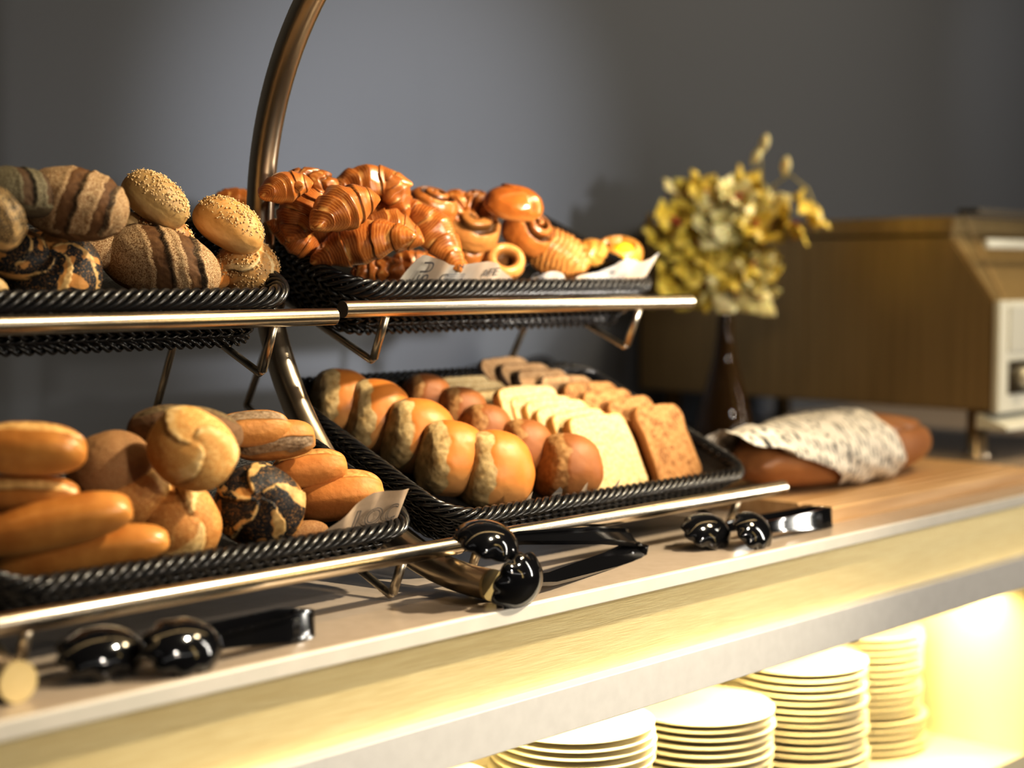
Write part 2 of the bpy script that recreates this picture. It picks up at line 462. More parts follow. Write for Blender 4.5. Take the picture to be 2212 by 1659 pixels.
def seed_bits(P, Q, F, count, seed, size=.00125, sink=.0004):
    """sesame grains strewn over the seeded part of a bun"""
    rng = random.Random(seed); cand = np.where(F[:, 1] > .25)[0]
    if len(cand) == 0: return [], []
    nor = np.zeros_like(P)
    for q in Q:
        a, b, c = P[q[0]], P[q[1]], P[q[2]]; n = np.cross(b - a, c - a)
        for i in q: nor[i] += n
    nor /= np.linalg.norm(nor, axis=1)[:, None] + 1e-12
    if np.mean(np.sum(nor * (P - P.mean(0)), 1)) < 0: nor = -nor
    v = []; f = []
    for _ in range(count):
        i = int(cand[rng.randrange(len(cand))]); n = Vector(nor[i]); p = Vector(P[i]) + Vector((rng.uniform(-1, 1), rng.uniform(-1, 1), rng.uniform(-1, 1))) * .001
        t = n.orthogonal().normalized(); t.rotate(Quaternion(n, rng.uniform(0, 6.28))); b = n.cross(t)
        p = p + n * sink; s = size * rng.uniform(.8, 1.15); b0 = len(v)
        ring = [(1.15, 0), (.45, .62), (-.5, .62), (-.95, 0), (-.5, -.62), (.45, -.62)]
        for x, y in ring: v.append(p + t * x * s + b * y * s)
        for x, y in ring: v.append(p + t * x * s * .55 + b * y * s * .55 + n * s * .5)
        for k in range(6): f.append((b0 + k, b0 + (k + 1) % 6, b0 + 6 + (k + 1) % 6, b0 + 6 + k))
        f.append(tuple(b0 + 6 + k for k in range(6)))
    return v, f
# ------------------------------------------------------------------ material set
M = {}
M['wall'] = wall_mat('painted_wall', (.100, .114, .146), (.112, .127, .160))
M['room'] = simple('dark_room', (.05, .048, .045), .9)
M['floor'] = noisy('dark_floor', (.05, .045, .04), (.07, .06, .05), 6, .6)
M['ceil'] = simple('ceiling_paint', (.10, .095, .09), .9)
M['counter'] = noisy('taupe_laminate', (.46, .385, .31), (.49, .41, .335), 60, .22, spec=.5)
M['edge'] = noisy('pale_laminate_edge', (.64, .62, .57), (.68, .65, .60), 40, .38)
M['lip'] = noisy('grey_laminate', (.57, .57, .575), (.60, .60, .605), 60, .5)
M['brass'] = noisy('brushed_brass', (.88, .74, .42), (.94, .82, .50), 40, .42, metal=.55, bump=.12, bscale=80, stretch=(.6, 1, 14), r2=.5)
M['cream'] = simple('cream_paint', (.86, .80, .62), .55)
M['steel'] = noisy('brushed_steel', (.62, .55, .45), (.70, .63, .53), 30, .20, metal=1.0, stretch=(.2, 3, 3), r2=.24)
M['hoop'] = noisy('polished_tube', (.60, .51, .38), (.66, .57, .44), 8, .27, metal=1.0, r2=.31)
M['rod'] = simple('steel_rod', (.58, .52, .42), .3, 1.0)
M['cap'] = noisy('rail_end_cap', (.10, .09, .08), (.14, .125, .11), 60, .55, metal=.3)
M['footcap'] = noisy('foot_end_cap', (.62, .50, .26), (.68, .56, .31), 50, .5)
M['wicker'] = noisy('black_polyrattan', (.009, .009, .010), (.018, .017, .017), 60, .22, spec=.6, r2=.3)
M['wickerin'] = noisy('black_weave', (.010, .010, .010), (.03, .028, .026), 180, .45, bump=.8, bscale=220, stretch=(1, 1, 3))
M['black'] = simple('black_plastic', (.006, .006, .007), .1, 0, .6, **{'Coat Weight': .5})
M['wood'] = noisy('bamboo', (.52, .33, .16), (.66, .46, .26), 9, .45, stretch=(.5, 9, 6), bump=.1)
M['glass'] = simple('brown_glass', (.10, .055, .02), .05, 0, .6, **{'Transmission Weight': .55, 'IOR': 1.45})
M['petal'] = noisy('orchid_petal', (.52, .37, .03), (.70, .56, .13), 35, .5, **{'Subsurface Weight': .15})
M['petal2'] = noisy('pale_orchid_petal', (.70, .62, .28), (.80, .74, .46), 35, .5, **{'Subsurface Weight': .15})
M['lipflower'] = simple('red_brown_lip', (.35, .07, .03), .5)
M['stem'] = simple('flower_stem', (.38, .34, .16), .6)
M['toaster'] = noisy('flare_tinted_steel', (.36, .27, .135), (.44, .33, .17), 12, .34, metal=.55, bump=.03, bscale=50, stretch=(14, 14, .3), r2=.36)  # stainless steel; the gold tint of warm flare is put into the base colour
M['panel'] = simple('light_grey_panel', (.66, .68, .65), .45)
M['silver'] = simple('silver_bar', (.75, .77, .74), .3, .3)
M['acrylic'] = simple('clear_acrylic', (.9, .85, .75), .08, 0, .5, **{'Transmission Weight': .95, 'IOR': 1.2})
M['darkglass'] = simple('dark_window', (.05, .04, .025), .15)
M['plate'] = simple('cream_stoneware', (.88, .82, .66), .3, 0, .5, **{'Coat Weight': .3})
M['paper'] = noisy('brown_paper', (.62, .47, .33), (.70, .54, .39), 90, .8, bump=.1)
M['ink'] = simple('grey_ink', (.10, .09, .09), .8)
M['sesame'] = noisy('sesame_seed', (.62, .42, .20), (.78, .58, .32), 300, .5)
M['custard'] = noisy('yellow_custard', (.90, .50, .02), (.95, .60, .05), 50, .25, **{'Coat Weight': .4})

bd = dict
K = {}
K['striped'] = crust('dusted_brown_crust', (.17, .085, .035), (.27, .145, .06), (.15, .075, .028), seed=(.56, .42, .25), seed_scale=1050, seed_cover=1.05, rough=.7, bump=.6, grain=True)
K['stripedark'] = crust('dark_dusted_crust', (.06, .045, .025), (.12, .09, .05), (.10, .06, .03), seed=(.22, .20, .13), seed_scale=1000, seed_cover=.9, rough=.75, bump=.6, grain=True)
K['poppy'] = crust('poppy_crust', (.42, .19, .05), (.60, .32, .10), (.68, .47, .21), seed=(.016, .017, .02), seed_scale=900, seed_cover=.78, rough=.55, bump=.6, cellw=.75)
K['poppypale'] = crust('pale_poppy_crust', (.60, .38, .15), (.74, .52, .25), (.80, .62, .34), seed=(.03, .028, .025), seed_scale=800, seed_cover=.60, rough=.4, bump=.4)
K['sesame'] = crust('golden_crust', (.55, .28, .08), (.74, .46, .18), (.84, .66, .38), seed=(.62, .38, .16), seed_scale=300, seed_cover=.5, rough=.5, bump=.3)
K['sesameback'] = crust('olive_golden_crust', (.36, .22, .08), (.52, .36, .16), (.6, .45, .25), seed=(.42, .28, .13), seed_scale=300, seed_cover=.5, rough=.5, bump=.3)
K['sesameorange'] = crust('orange_crust', (.48, .18, .04), (.64, .28, .07), (.7, .45, .2), seed=(.30, .16, .06), seed_scale=320, seed_cover=.5, rough=.5, bump=.3)
K['palebun'] = crust('pale_crust', (.50, .34, .15), (.64, .46, .23), (.7, .55, .3), rough=.5, bump=.2, seed_cover=0)
K['baguette'] = crust('golden_long_crust', (.40, .15, .028), (.66, .32, .085), (.78, .52, .22), rough=.38, bump=.15, coat=.2, seed_cover=0, nscale=20)
K['wheat'] = crust('wholemeal_crust', (.25, .12, .045), (.36, .19, .08), (.45, .28, .13), seed=(.40, .24, .11), seed_scale=1000, seed_cover=.75, rough=.7, bump=.5, grain=True)
K['kaiserplain'] = crust('crackled_crust', (.52, .25, .07), (.72, .43, .16), (.84, .62, .30), seed=(.50, .23, .065), seed_scale=500, seed_cover=.62, rough=.6, bump=.3, nscale=60)
K['kaiserpale'] = crust('floury_crust', (.62, .36, .12), (.80, .55, .24), (.86, .68, .38), seed=(.60, .32, .10), seed_scale=500, seed_cover=.52, rough=.7, bump=.3, nscale=50)
K['darkloaf'] = crust('dark_floury_crust', (.16, .09, .045), (.24, .14, .07), (.26, .19, .10), rough=.8, bump=.9, bscale=110, seed_cover=0)
K['brownroll'] = crust('brown_roll_crust', (.46, .21, .06), (.58, .29, .09), (.42, .32, .22), rough=.55, bump=.5, seed_cover=0, nscale=30)
K['brownroll2'] = crust('reddish_roll_crust', (.52, .21, .055), (.64, .29, .085), (.70, .42, .16), rough=.55, bump=.4, seed_cover=0, nscale=30)
K['soft'] = crust('soft_white_roll_crust', (.56, .195, .034), (.67, .275, .06), (.72, .54, .28), rough=.42, bump=.12, seed_cover=0, nscale=14, bscale=110)
K['softbrown'] = crust('soft_brown_roll_crust', (.30, .115, .035), (.38, .155, .05), (.50, .30, .13), rough=.5, bump=.2, seed_cover=0, nscale=20)
K['croissant'] = crust('croissant_crust', (.24, .062, .011), (.52, .18, .034), (.78, .46, .16), rough=.32, bump=.25, coat=.45, seed_cover=0, nscale=30, bscale=90)
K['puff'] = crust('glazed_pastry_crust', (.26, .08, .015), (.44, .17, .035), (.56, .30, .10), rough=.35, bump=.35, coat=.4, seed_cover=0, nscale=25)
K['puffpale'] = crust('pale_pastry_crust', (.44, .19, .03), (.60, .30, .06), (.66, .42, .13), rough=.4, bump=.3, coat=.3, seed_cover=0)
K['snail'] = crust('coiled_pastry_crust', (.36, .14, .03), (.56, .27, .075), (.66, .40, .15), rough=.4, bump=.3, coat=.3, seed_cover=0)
K['gloss'] = crust('glossy_pastry_crust', (.26, .075, .014), (.44, .15, .026), (.66, .30, .08), rough=.22, bump=.15, coat=.7, seed_cover=0, nscale=18)
K['white'] = crust('white_bread', (.60, .32, .08), (.72, .42, .14), (.66, .53, .31), seed=(.80, .68, .42), rough=.85, bump=.35, bscale=260, seed_cover=0)
K['brown'] = crust('brown_bread', (.36, .16, .045), (.46, .22, .07), (.46, .255, .105), rough=.85, bump=.5, bscale=200, seed=(.22, .10, .035), seed_scale=330, seed_cover=.45)
K['darkrye'] = crust('dark_rye_bread', (.05, .03, .018), (.09, .05, .03), (.40, .26, .14), rough=.85, bump=.5, bscale=200, seed_cover=0)
K['bigloaf'] = crust('country_loaf_crust', (.30, .125, .043), (.42, .19, .066), (.5, .3, .15), rough=.42, bump=.25, coat=.15, seed_cover=0, nscale=14)

NAMES = bd(striped='striped_loaf', stripedark='dark_loaf', poppypale='poppy_bun', sesameback='seeded_bun', palebun='bread_roll', sesameorange='sesame_bun', sesame='sesame_bun',
           kaisersesame='sesame_roll', kaiserpoppy='poppy_roll', croissant='croissant', puff='pastry', puffpale='pastry', snail='coiled_pastry', snaildark='coiled_pastry', gloss='glazed_bun',
           ring='coiled_pastry', braid='plaited_pastry', danish='custard_pastry', baguette='long_roll', bagplain='long_roll', wheat='wholemeal_roll', kaiserplain='knotted_roll',
           kaiserpale='knotted_roll', darkloaf='floury_loaf', brownroll='oval_roll', brownroll2='oval_roll', soft='soft_roll', softbrown='soft_roll', white='bread_slice', brown='bread_slice', darkrye='bread_slice')

def build_bread(kind, size, seed, kw):
    L, W, Hh = size; mk = kind
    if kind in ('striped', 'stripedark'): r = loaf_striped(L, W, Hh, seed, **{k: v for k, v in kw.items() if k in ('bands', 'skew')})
    elif kind == 'poppypale': r = bun_round(L, W, Hh, seed, seeds=1, cover=.1, slit=.6)
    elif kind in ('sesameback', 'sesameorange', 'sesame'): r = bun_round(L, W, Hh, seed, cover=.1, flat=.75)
    elif kind == 'kaisersesame': r = bun_round(L, W, Hh, seed, kaiser=4, swirl=1.5, bare=.9, cover=.0, amp=.12); mk = 'sesame'
    elif kind == 'kaiserpoppy': r = bun_round(L, W, Hh, seed, N=44, kaiser=5, swirl=kw.get('swirl', 1.7), bare=1.0, cover=kw.get('cover', -.15), amp=.17, flat=.75, patchy=.9, lw=kw.get('lw', 0.0)); mk = 'poppy'
    elif kind == 'kaiserplain': r = bun_round(L, W, Hh, seed, kaiser=2, swirl=.8, bare=.75, cover=-.2, amp=.17, seeds=.75)
    elif kind == 'kaiserpale': r = bun_round(L, W, Hh, seed, kaiser=3, swirl=1.3, bare=.5, cover=-.2, amp=.10, seeds=.65, flat=.85)
    elif kind == 'palebun': r = bun_round(L, W, Hh, seed, seeds=0)
    elif kind == 'wheat': r = bun_round(L, W, Hh, seed, cover=-.1, flat=.8)
    elif kind == 'baguette': r = roll_long(L, W, Hh, seed, slit=1.0, y0=kw.get('y0', .2), width=kw.get('width', .3))
    elif kind == 'bagplain': r = roll_long(L, W, Hh, seed, slit=0.0, pale=kw.get('pale', .4), ex=2.9); mk = 'baguette'
    elif kind == 'darkloaf': r = roll_long(L, W, Hh, seed, slit=.8, y0=.1, width=.5, flour=.5, ex=2.3)
    elif kind == 'brownroll': r = roll_long(L, W, Hh, seed, slit=.9, y0=kw.get('y0', .1), width=kw.get('width', .4), flour=.4)
    elif kind == 'brownroll2': r = roll_long(L, W, Hh, seed, slit=.8, y0=kw.get('y0', .3), width=kw.get('width', .34), flour=.25, pale=.55)
    elif kind in ('soft', 'softbrown'): r = bun_soft(L, W, Hh, seed)
    elif kind == 'croissant': r = croissant(L, W, Hh, seed, bend=kw.get('bend', .8), segs=kw.get('segs', 2.7))
    elif kind in ('puff', 'puffpale'): r = braid(L, W, Hh, seed, k=2.2, skew=.6)
    elif kind == 'gloss': r = bun_round(L, W, Hh, seed, kaiser=2, swirl=.6, bare=.15, cover=2, amp=.1, flat=.8)
    elif kind == 'snail': r = snail(L, W, Hh, seed, turns=kw.get('turns', 2.0))
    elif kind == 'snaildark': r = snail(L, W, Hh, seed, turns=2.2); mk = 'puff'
    elif kind == 'ring': r = ringtube(L, W, Hh, seed); mk = 'snail'
    elif kind == 'braid': r = braid(L, W, Hh, seed); mk = 'puffpale' if False else 'snail'
    elif kind == 'danish': r = snail(L, W, Hh, seed, turns=1.2, hole=.45); mk = 'puffpale'
    elif kind in ('white', 'brown', 'darkrye'): r = bread_slice(L, W, Hh, seed, 'square' if kind == 'white' else 'lobed')
    return r, mk

BREADS = [
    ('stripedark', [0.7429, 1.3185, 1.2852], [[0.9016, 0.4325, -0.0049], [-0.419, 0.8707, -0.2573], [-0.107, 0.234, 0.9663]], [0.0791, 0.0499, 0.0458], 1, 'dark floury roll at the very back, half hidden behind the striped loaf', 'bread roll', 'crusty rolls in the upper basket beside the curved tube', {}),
    ('striped', [0.7939, 1.3099, 1.2774], [[0.8761, 0.4084, -0.2563], [-0.4568, 0.5328, -0.7124], [-0.1544, 0.7412, 0.6533]], [0.1004, 0.0638, 0.0663], 2, 'striped seed-dusted brown loaf on top of the pile, two bare bands', 'bread loaf', 'crusty rolls in the upper basket beside the curved tube', {'bands': ((-0.02, 0.15), (0.56, 0.12)), 'skew': -0.18}),
    ('poppypale', [0.6807, 1.2469, 1.2601], [[0.4735, 0.8772, 0.08], [-0.4324, 0.3106, -0.8465], [-0.7674, 0.3662, 0.5263]], [0.0584, 0.0436, 0.0448], 3, 'pale poppy seed bun cut off by the edge, beside the striped loaf', 'bread roll', 'crusty rolls in the upper basket beside the curved tube', {}),
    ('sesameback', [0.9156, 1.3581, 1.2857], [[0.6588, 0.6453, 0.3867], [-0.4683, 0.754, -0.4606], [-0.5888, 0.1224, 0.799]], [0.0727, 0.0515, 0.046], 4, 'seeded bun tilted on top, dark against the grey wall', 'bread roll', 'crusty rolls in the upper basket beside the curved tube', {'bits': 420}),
    ('palebun', [0.8961, 1.3831, 1.2583], [[0.7754, 0.4297, -0.4627], [-0.4891, 0.8722, -0.0096], [0.3995, 0.2338, 0.8864]], [0.0415, 0.0277, 0.0277], 5, 'small pale roll wedged under the striped loaf', 'bread roll', 'crusty rolls in the upper basket beside the curved tube', {}),
    ('sesameorange', [0.9251, 1.3674, 1.2516], [[0.7814, 0.624, -0.0086], [-0.564, 0.7003, -0.4376], [-0.2671, 0.3467, 0.8991]], [0.0674, 0.0441, 0.0395], 6, 'orange sesame bun just behind the front striped loaf', 'bread roll', 'crusty rolls in the upper basket beside the curved tube', {'bits': 300}),
    ('sesame', [1.0005, 1.3539, 1.2622], [[0.4963, 0.8075, 0.3187], [-0.7172, 0.5882, -0.3736], [-0.4892, -0.0432, 0.8711]], [0.0788, 0.0525, 0.0501], 7, 'golden sesame bun propped against the curved tube, seeds turned away', 'bread roll', 'crusty rolls in the upper basket beside the curved tube', {'bits': 480}),
    ('kaisersesame', [1.0259, 1.3554, 1.2193], [[0.6042, 0.7696, -0.2066], [-0.5502, 0.2154, -0.8068], [-0.5763, 0.6012, 0.5536]], [0.0678, 0.0591, 0.0542], 8, 'knotted sesame roll at the basket corner', 'bread roll', 'crusty rolls in the upper basket beside the curved tube', {'bits': 480}),
    ('striped', [0.9093, 1.3433, 1.2232], [[0.6439, 0.6683, -0.3725], [-0.7073, 0.3344, -0.6228], [-0.2916, 0.6645, 0.688]], [0.1225, 0.0686, 0.0686], 9, 'striped seed-dusted brown loaf lying at the front rim', 'bread loaf', 'crusty rolls in the upper basket beside the curved tube', {'bands': ((-0.12, 0.16), (0.47, 0.15)), 'skew': 0.42}),
    ('kaiserpoppy', [0.7949, 1.3527, 1.215], [[0.721, 0.535, -0.4405], [-0.6408, 0.2725, -0.7178], [-0.2639, 0.7997, 0.5393]], [0.0936, 0.0827, 0.0609], 3, 'knotted poppy seed roll low at the front rim', 'bread roll', 'crusty rolls in the upper basket beside the curved tube', {}),
    ('kaiserpoppy', [0.7617, 1.3558, 1.2304], [[0.7383, 0.6265, -0.25], [-0.6502, 0.5624, -0.5108], [-0.1794, 0.5396, 0.8226]], [0.06, 0.0557, 0.0429], 8, 'poppy seed roll partly covered, behind the knotted one', 'bread roll', 'crusty rolls in the upper basket beside the curved tube', {}),
    ('striped', [0.8593, 1.3814, 1.2358], [[0.8662, 0.3635, -0.3428], [-0.478, 0.8027, -0.3567], [0.1455, 0.4728, 0.869]], [0.0681, 0.0454, 0.0363], 12, 'brown dusted roll end showing between the two striped loaves', 'bread roll', 'crusty rolls in the upper basket beside the curved tube', {'bands': ((0.8, 0.1),), 'skew': 0.1}),
    ('palebun', [0.7291, 1.3402, 1.1966], [[0.8174, 0.3998, -0.4147], [-0.5759, 0.5498, -0.605], [-0.0139, 0.7334, 0.6797]], [0.0252, 0.0231, 0.0294], 13, 'golden bun at the frame edge low in the basket', 'bread roll', 'crusty rolls in the upper basket beside the curved tube', {}),
    ('sesameorange', [0.9844, 1.3768, 1.2121], [[0.8174, 0.5431, -0.192], [-0.5759, 0.7624, -0.2952], [-0.0139, 0.3519, 0.9359]], [0.0576, 0.0456, 0.0384], 14, 'orange seeded bun deep between striped loaf and knotted sesame roll', 'bread roll', 'crusty rolls in the upper basket beside the curved tube', {'bits': 80}),
    ('croissant', [1.0598, 1.3352, 1.2993], [[0.9422, 0.1666, -0.2907], [-0.216, 0.9652, -0.147], [0.2561, 0.2014, 0.9455]], [0.0641, 0.0408, 0.035], 15, 'dark croissant against the curved tube at the back', 'croissant', 'croissants heaped in the upper basket', {'bend': 0.8}),
    ('puff', [1.1083, 1.3524, 1.3066], [[0.8038, 0.5934, 0.0418], [-0.5756, 0.7936, -0.1969], [-0.15, 0.1343, 0.9795]], [0.0624, 0.0399, 0.0374], 16, 'round brown pastry topping the back of the croissant heap', 'pastry', None, {}),
    ('croissant', [1.0628, 1.3312, 1.2954], [[0.1618, 0.7366, -0.6567], [-0.8709, 0.4195, 0.2561], [0.4641, 0.5305, 0.7094]], [0.04, 0.0198, 0.0186], 17, 'small pale croissant tip curling beside the tube', 'croissant', 'croissants heaped in the upper basket', {'bend': 0.6}),
    ('croissant', [1.0963, 1.3475, 1.2773], [[0.561, -0.2076, -0.8014], [-0.0871, 0.9479, -0.3065], [0.8232, 0.2418, 0.5137]], [0.0764, 0.0565, 0.0476], 18, 'upright croissant in shade with folds running down', 'croissant', 'croissants heaped in the upper basket', {'bend': 0.5}),
    ('croissant', [1.1222, 1.4978, 1.2902], [[0.8867, 0.404, 0.2249], [-0.3167, 0.8851, -0.3411], [-0.3368, 0.2313, 0.9127]], [0.0584, 0.0395, 0.037], 19, 'croissant corner peeping out on the far side of the tube', 'croissant', 'croissants heaped in the upper basket', {'bend': 0.6}),
    ('croissant', [1.0965, 1.3655, 1.2469], [[0.7201, 0.6902, 0.0709], [-0.398, 0.4946, -0.7727], [-0.5684, 0.5282, 0.6308]], [0.0743, 0.0372, 0.0336], 20, 'thin croissant low by the basket side, beside the large one', 'croissant', 'croissants heaped in the upper basket', {'bend': 0.6}),
    ('croissant', [1.0981, 1.2851, 1.2758], [[0.9317, -0.0756, -0.3554], [-0.0702, 0.9222, -0.3803], [0.3565, 0.3792, 0.8539]], [0.0905, 0.0511, 0.0523], 21, 'glossy croissant whose striped end points at the viewer', 'croissant', 'croissants heaped in the upper basket', {'bend': 0.9}),
    ('croissant', [1.191, 1.354, 1.3072], [[0.8681, 0.4229, -0.2598], [-0.4834, 0.8391, -0.2493], [0.1126, 0.342, 0.9329]], [0.0994, 0.0496, 0.0459], 22, 'croissant on the top of the heap with a raised peak', 'croissant', 'croissants heaped in the upper basket', {'bend': 0.9}),
    ('croissant', [1.2131, 1.3362, 1.2997], [[0.4145, 0.8858, 0.2087], [-0.2411, 0.3281, -0.9134], [-0.8775, 0.3283, 0.3496]], [0.0626, 0.0385, 0.0348], 23, 'short croissant sloping down from the top of the heap', 'croissant', 'croissants heaped in the upper basket', {'bend': 0.5}),
    ('croissant', [1.1355, 1.3004, 1.2402], [[0.5662, 0.57, -0.5954], [-0.7857, 0.5916, -0.1808], [0.2492, 0.5702, 0.7828]], [0.1172, 0.0547, 0.05], 33, 'large golden croissant along the front, nearest the basket corner', 'croissant', 'croissants heaped in the upper basket', {'bend': 0.75}),
    ('croissant', [1.1891, 1.3139, 1.2551], [[0.843, 0.506, -0.1824], [-0.4912, 0.5862, -0.6442], [-0.219, 0.6327, 0.7428]], [0.0728, 0.0489, 0.0489], 25, 'dark glazed croissant end just behind the large golden one', 'croissant', 'croissants heaped in the upper basket', {'bend': 0.6}),
    ('croissant', [1.222, 1.35, 1.2838], [[0.834, 0.5283, 0.1589], [-0.2758, 0.6488, -0.7092], [-0.4778, 0.5476, 0.6869]], [0.0632, 0.0351, 0.0314], 26, 'small glazed croissant in the middle of the heap', 'croissant', 'croissants heaped in the upper basket', {'bend': 0.6}),
    ('croissant', [1.2521, 1.3159, 1.2562], [[0.3296, 0.9422, -0.0594], [-0.5691, 0.1481, -0.8088], [-0.7533, 0.3004, 0.5851]], [0.1093, 0.0489, 0.0452], 41, 'long croissant sloping steeply down towards the paper', 'croissant', 'croissants heaped in the upper basket', {'bend': 0.5}),
    ('puff', [1.2113, 1.3621, 1.2129], [[0.8159, 0.4514, -0.3613], [-0.5568, 0.7819, -0.2804], [0.156, 0.4299, 0.8893]], [0.0629, 0.0377, 0.0367], 28, 'brown pastry under the large croissant, partly behind the paper', 'pastry', None, {}),
    ('croissant', [1.3129, 1.3697, 1.2215], [[0.7438, 0.6379, -0.1999], [-0.6525, 0.6278, -0.4243], [-0.1452, 0.446, 0.8832]], [0.0782, 0.0407, 0.0367], 29, 'croissant lying low just above the printed paper', 'croissant', 'croissants heaped in the upper basket', {'bend': 0.6}),
    ('croissant', [1.268, 1.3694, 1.2214], [[0.758, 0.5274, -0.3839], [-0.639, 0.7186, -0.2745], [0.1311, 0.4534, 0.8816]], [0.065, 0.0361, 0.0322], 30, 'croissant end at the paper, under the steep one', 'croissant', 'croissants heaped in the upper basket', {'bend': 0.6}),
    ('croissant', [1.1813, 1.4069, 1.2591], [[0.886, 0.1956, -0.4205], [-0.3616, 0.8591, -0.3622], [0.2904, 0.4729, 0.8318]], [0.0984, 0.0505, 0.0473], 31, 'shaded croissant deep under the glossy one', 'croissant', 'croissants heaped in the upper basket', {'bend': 0.6}),
    ('croissant', [1.2502, 1.4175, 1.2766], [[0.8867, 0.4566, 0.0725], [-0.3167, 0.7142, -0.6242], [-0.3368, 0.5305, 0.7779]], [0.0895, 0.052, 0.0488], 32, 'shaded croissant in the core of the heap', 'croissant', 'croissants heaped in the upper basket', {'bend': 0.6}),
    ('croissant', [1.1561, 1.3964, 1.2894], [[0.9382, 0.2282, -0.2602], [-0.3234, 0.8458, -0.4243], [0.1232, 0.4823, 0.8673]], [0.0798, 0.0497, 0.0466], 33, 'shaded croissant between the round pastry and the glossy one', 'croissant', 'croissants heaped in the upper basket', {'bend': 0.6}),
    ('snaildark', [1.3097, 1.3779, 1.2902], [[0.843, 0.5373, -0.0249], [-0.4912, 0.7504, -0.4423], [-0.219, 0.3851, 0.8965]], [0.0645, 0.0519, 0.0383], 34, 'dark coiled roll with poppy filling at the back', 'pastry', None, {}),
    ('puff', [1.3749, 1.4015, 1.2894], [[0.5803, -0.3053, -0.755], [-0.1091, 0.8896, -0.4435], [0.8071, 0.3398, 0.4829]], [0.048, 0.0452, 0.0452], 35, 'pointed brown pastry behind the coiled bun', 'pastry', None, {}),
    ('puff', [1.3946, 1.3812, 1.2916], [[0.8111, 0.5764, 0.0998], [-0.4708, 0.7445, -0.4733], [-0.3471, 0.3369, 0.8752]], [0.0508, 0.0424, 0.0395], 36, 'brown pastry corner beside the glossy bun', 'pastry', None, {}),
    ('snail', [1.384, 1.3866, 1.2668], [[0.7319, 0.5674, -0.3773], [-0.6471, 0.4054, -0.6457], [-0.2134, 0.7168, 0.6638]], [0.0745, 0.0587, 0.0451], 37, 'pale coiled bun with a dark swirl facing up', 'pastry', None, {'turns': 1.7}),
    ('gloss', [1.3991, 1.3271, 1.2958], [[0.7438, 0.6323, -0.2168], [-0.6525, 0.6163, -0.4409], [-0.1452, 0.4694, 0.871]], [0.0732, 0.0527, 0.04], 38, 'glossy brown bun perched on top of the pastries', 'pastry', None, {}),
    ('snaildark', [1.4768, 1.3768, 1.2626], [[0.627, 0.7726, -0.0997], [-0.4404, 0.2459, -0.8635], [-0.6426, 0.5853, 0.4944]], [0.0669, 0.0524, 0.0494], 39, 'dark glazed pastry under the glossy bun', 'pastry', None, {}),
    ('ring', [1.4222, 1.3646, 1.2252], [[0.7319, 0.4446, -0.5163], [-0.6471, 0.2163, -0.7311], [-0.2134, 0.8692, 0.446]], [0.0523, 0.0478, 0.0284], 40, 'coiled pastry with an open dark core at the front', 'pastry', None, {}),
    ('ring', [1.4132, 1.3958, 1.2253], [[0.8105, 0.3367, -0.4794], [-0.5773, 0.3206, -0.7509], [-0.0991, 0.8853, 0.4542]], [0.0458, 0.0447, 0.0264], 41, 'second open coil leaning behind the front one', 'pastry', None, {}),
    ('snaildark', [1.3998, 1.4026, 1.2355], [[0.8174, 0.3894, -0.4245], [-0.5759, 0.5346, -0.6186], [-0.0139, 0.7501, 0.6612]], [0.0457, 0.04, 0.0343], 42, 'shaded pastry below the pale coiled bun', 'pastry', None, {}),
    ('braid', [1.521, 1.3656, 1.2362], [[0.5843, 0.7154, -0.3831], [-0.6628, 0.1483, -0.7339], [-0.4683, 0.6828, 0.5608]], [0.0884, 0.0589, 0.0589], 43, 'plaited pastry with deep glazed ridges', 'pastry', None, {}),
    ('puffpale', [1.6117, 1.3934, 1.237], [[0.7939, 0.3712, -0.4816], [-0.5166, 0.8295, -0.2123], [0.3206, 0.4173, 0.8503]], [0.0552, 0.0381, 0.0356], 44, 'small pale gold pastry beside the custard one', 'pastry', None, {}),
    ('danish', [1.6586, 1.3782, 1.236], [[0.7484, 0.4098, -0.5214], [-0.6539, 0.3247, -0.6834], [-0.1108, 0.8524, 0.511]], [0.0645, 0.0459, 0.0447], 45, 'custard pastry with a bright yellow centre at the basket end', 'pastry', None, {}),
    ('baguette', [0.6675, 1.1787, 1.0706], [[0.8416, 0.475, -0.257], [-0.5376, 0.692, -0.4817], [-0.051, 0.5436, 0.8378]], [0.0942, 0.0407, 0.0422], 46, 'golden long roll topping the stack, pale split along its crown', 'bread roll', 'long rolls in the lower basket', {'y0': 0.28, 'width': 0.32}),
    ('baguette', [0.6709, 1.19, 1.0319], [[0.8153, 0.3607, -0.4531], [-0.5771, 0.4412, -0.6873], [-0.048, 0.8218, 0.5678]], [0.0876, 0.0305, 0.032], 47, 'long roll with a pale floury split, second from the top', 'bread roll', 'long rolls in the lower basket', {'y0': 0.05, 'width': 0.34}),
    ('bagplain', [0.6804, 1.1674, 1.0087], [[0.8395, 0.3104, -0.4459], [-0.5112, 0.7292, -0.4549], [0.184, 0.6099, 0.7709]], [0.1325, 0.0379, 0.0394], 48, 'smooth golden long roll just above the lowest one', 'bread roll', 'long rolls in the lower basket', {}),
    ('bagplain', [0.7129, 1.1759, 0.9798], [[0.817, 0.3657, -0.4459], [-0.5596, 0.6894, -0.46], [0.1391, 0.6253, 0.7679]], [0.1443, 0.0357, 0.0372], 49, 'smooth golden long roll lying at the front rim', 'bread roll', 'long rolls in the lower basket', {'pale': 0.9}),
    ('wheat', [0.7671, 1.2151, 1.0426], [[0.8447, 0.1711, -0.5071], [-0.4388, 0.7639, -0.4733], [0.3064, 0.6223, 0.7203]], [0.0771, 0.0649, 0.0649], 50, 'round brown wholemeal roll in shade behind the pale buns', 'bread roll', None, {}),
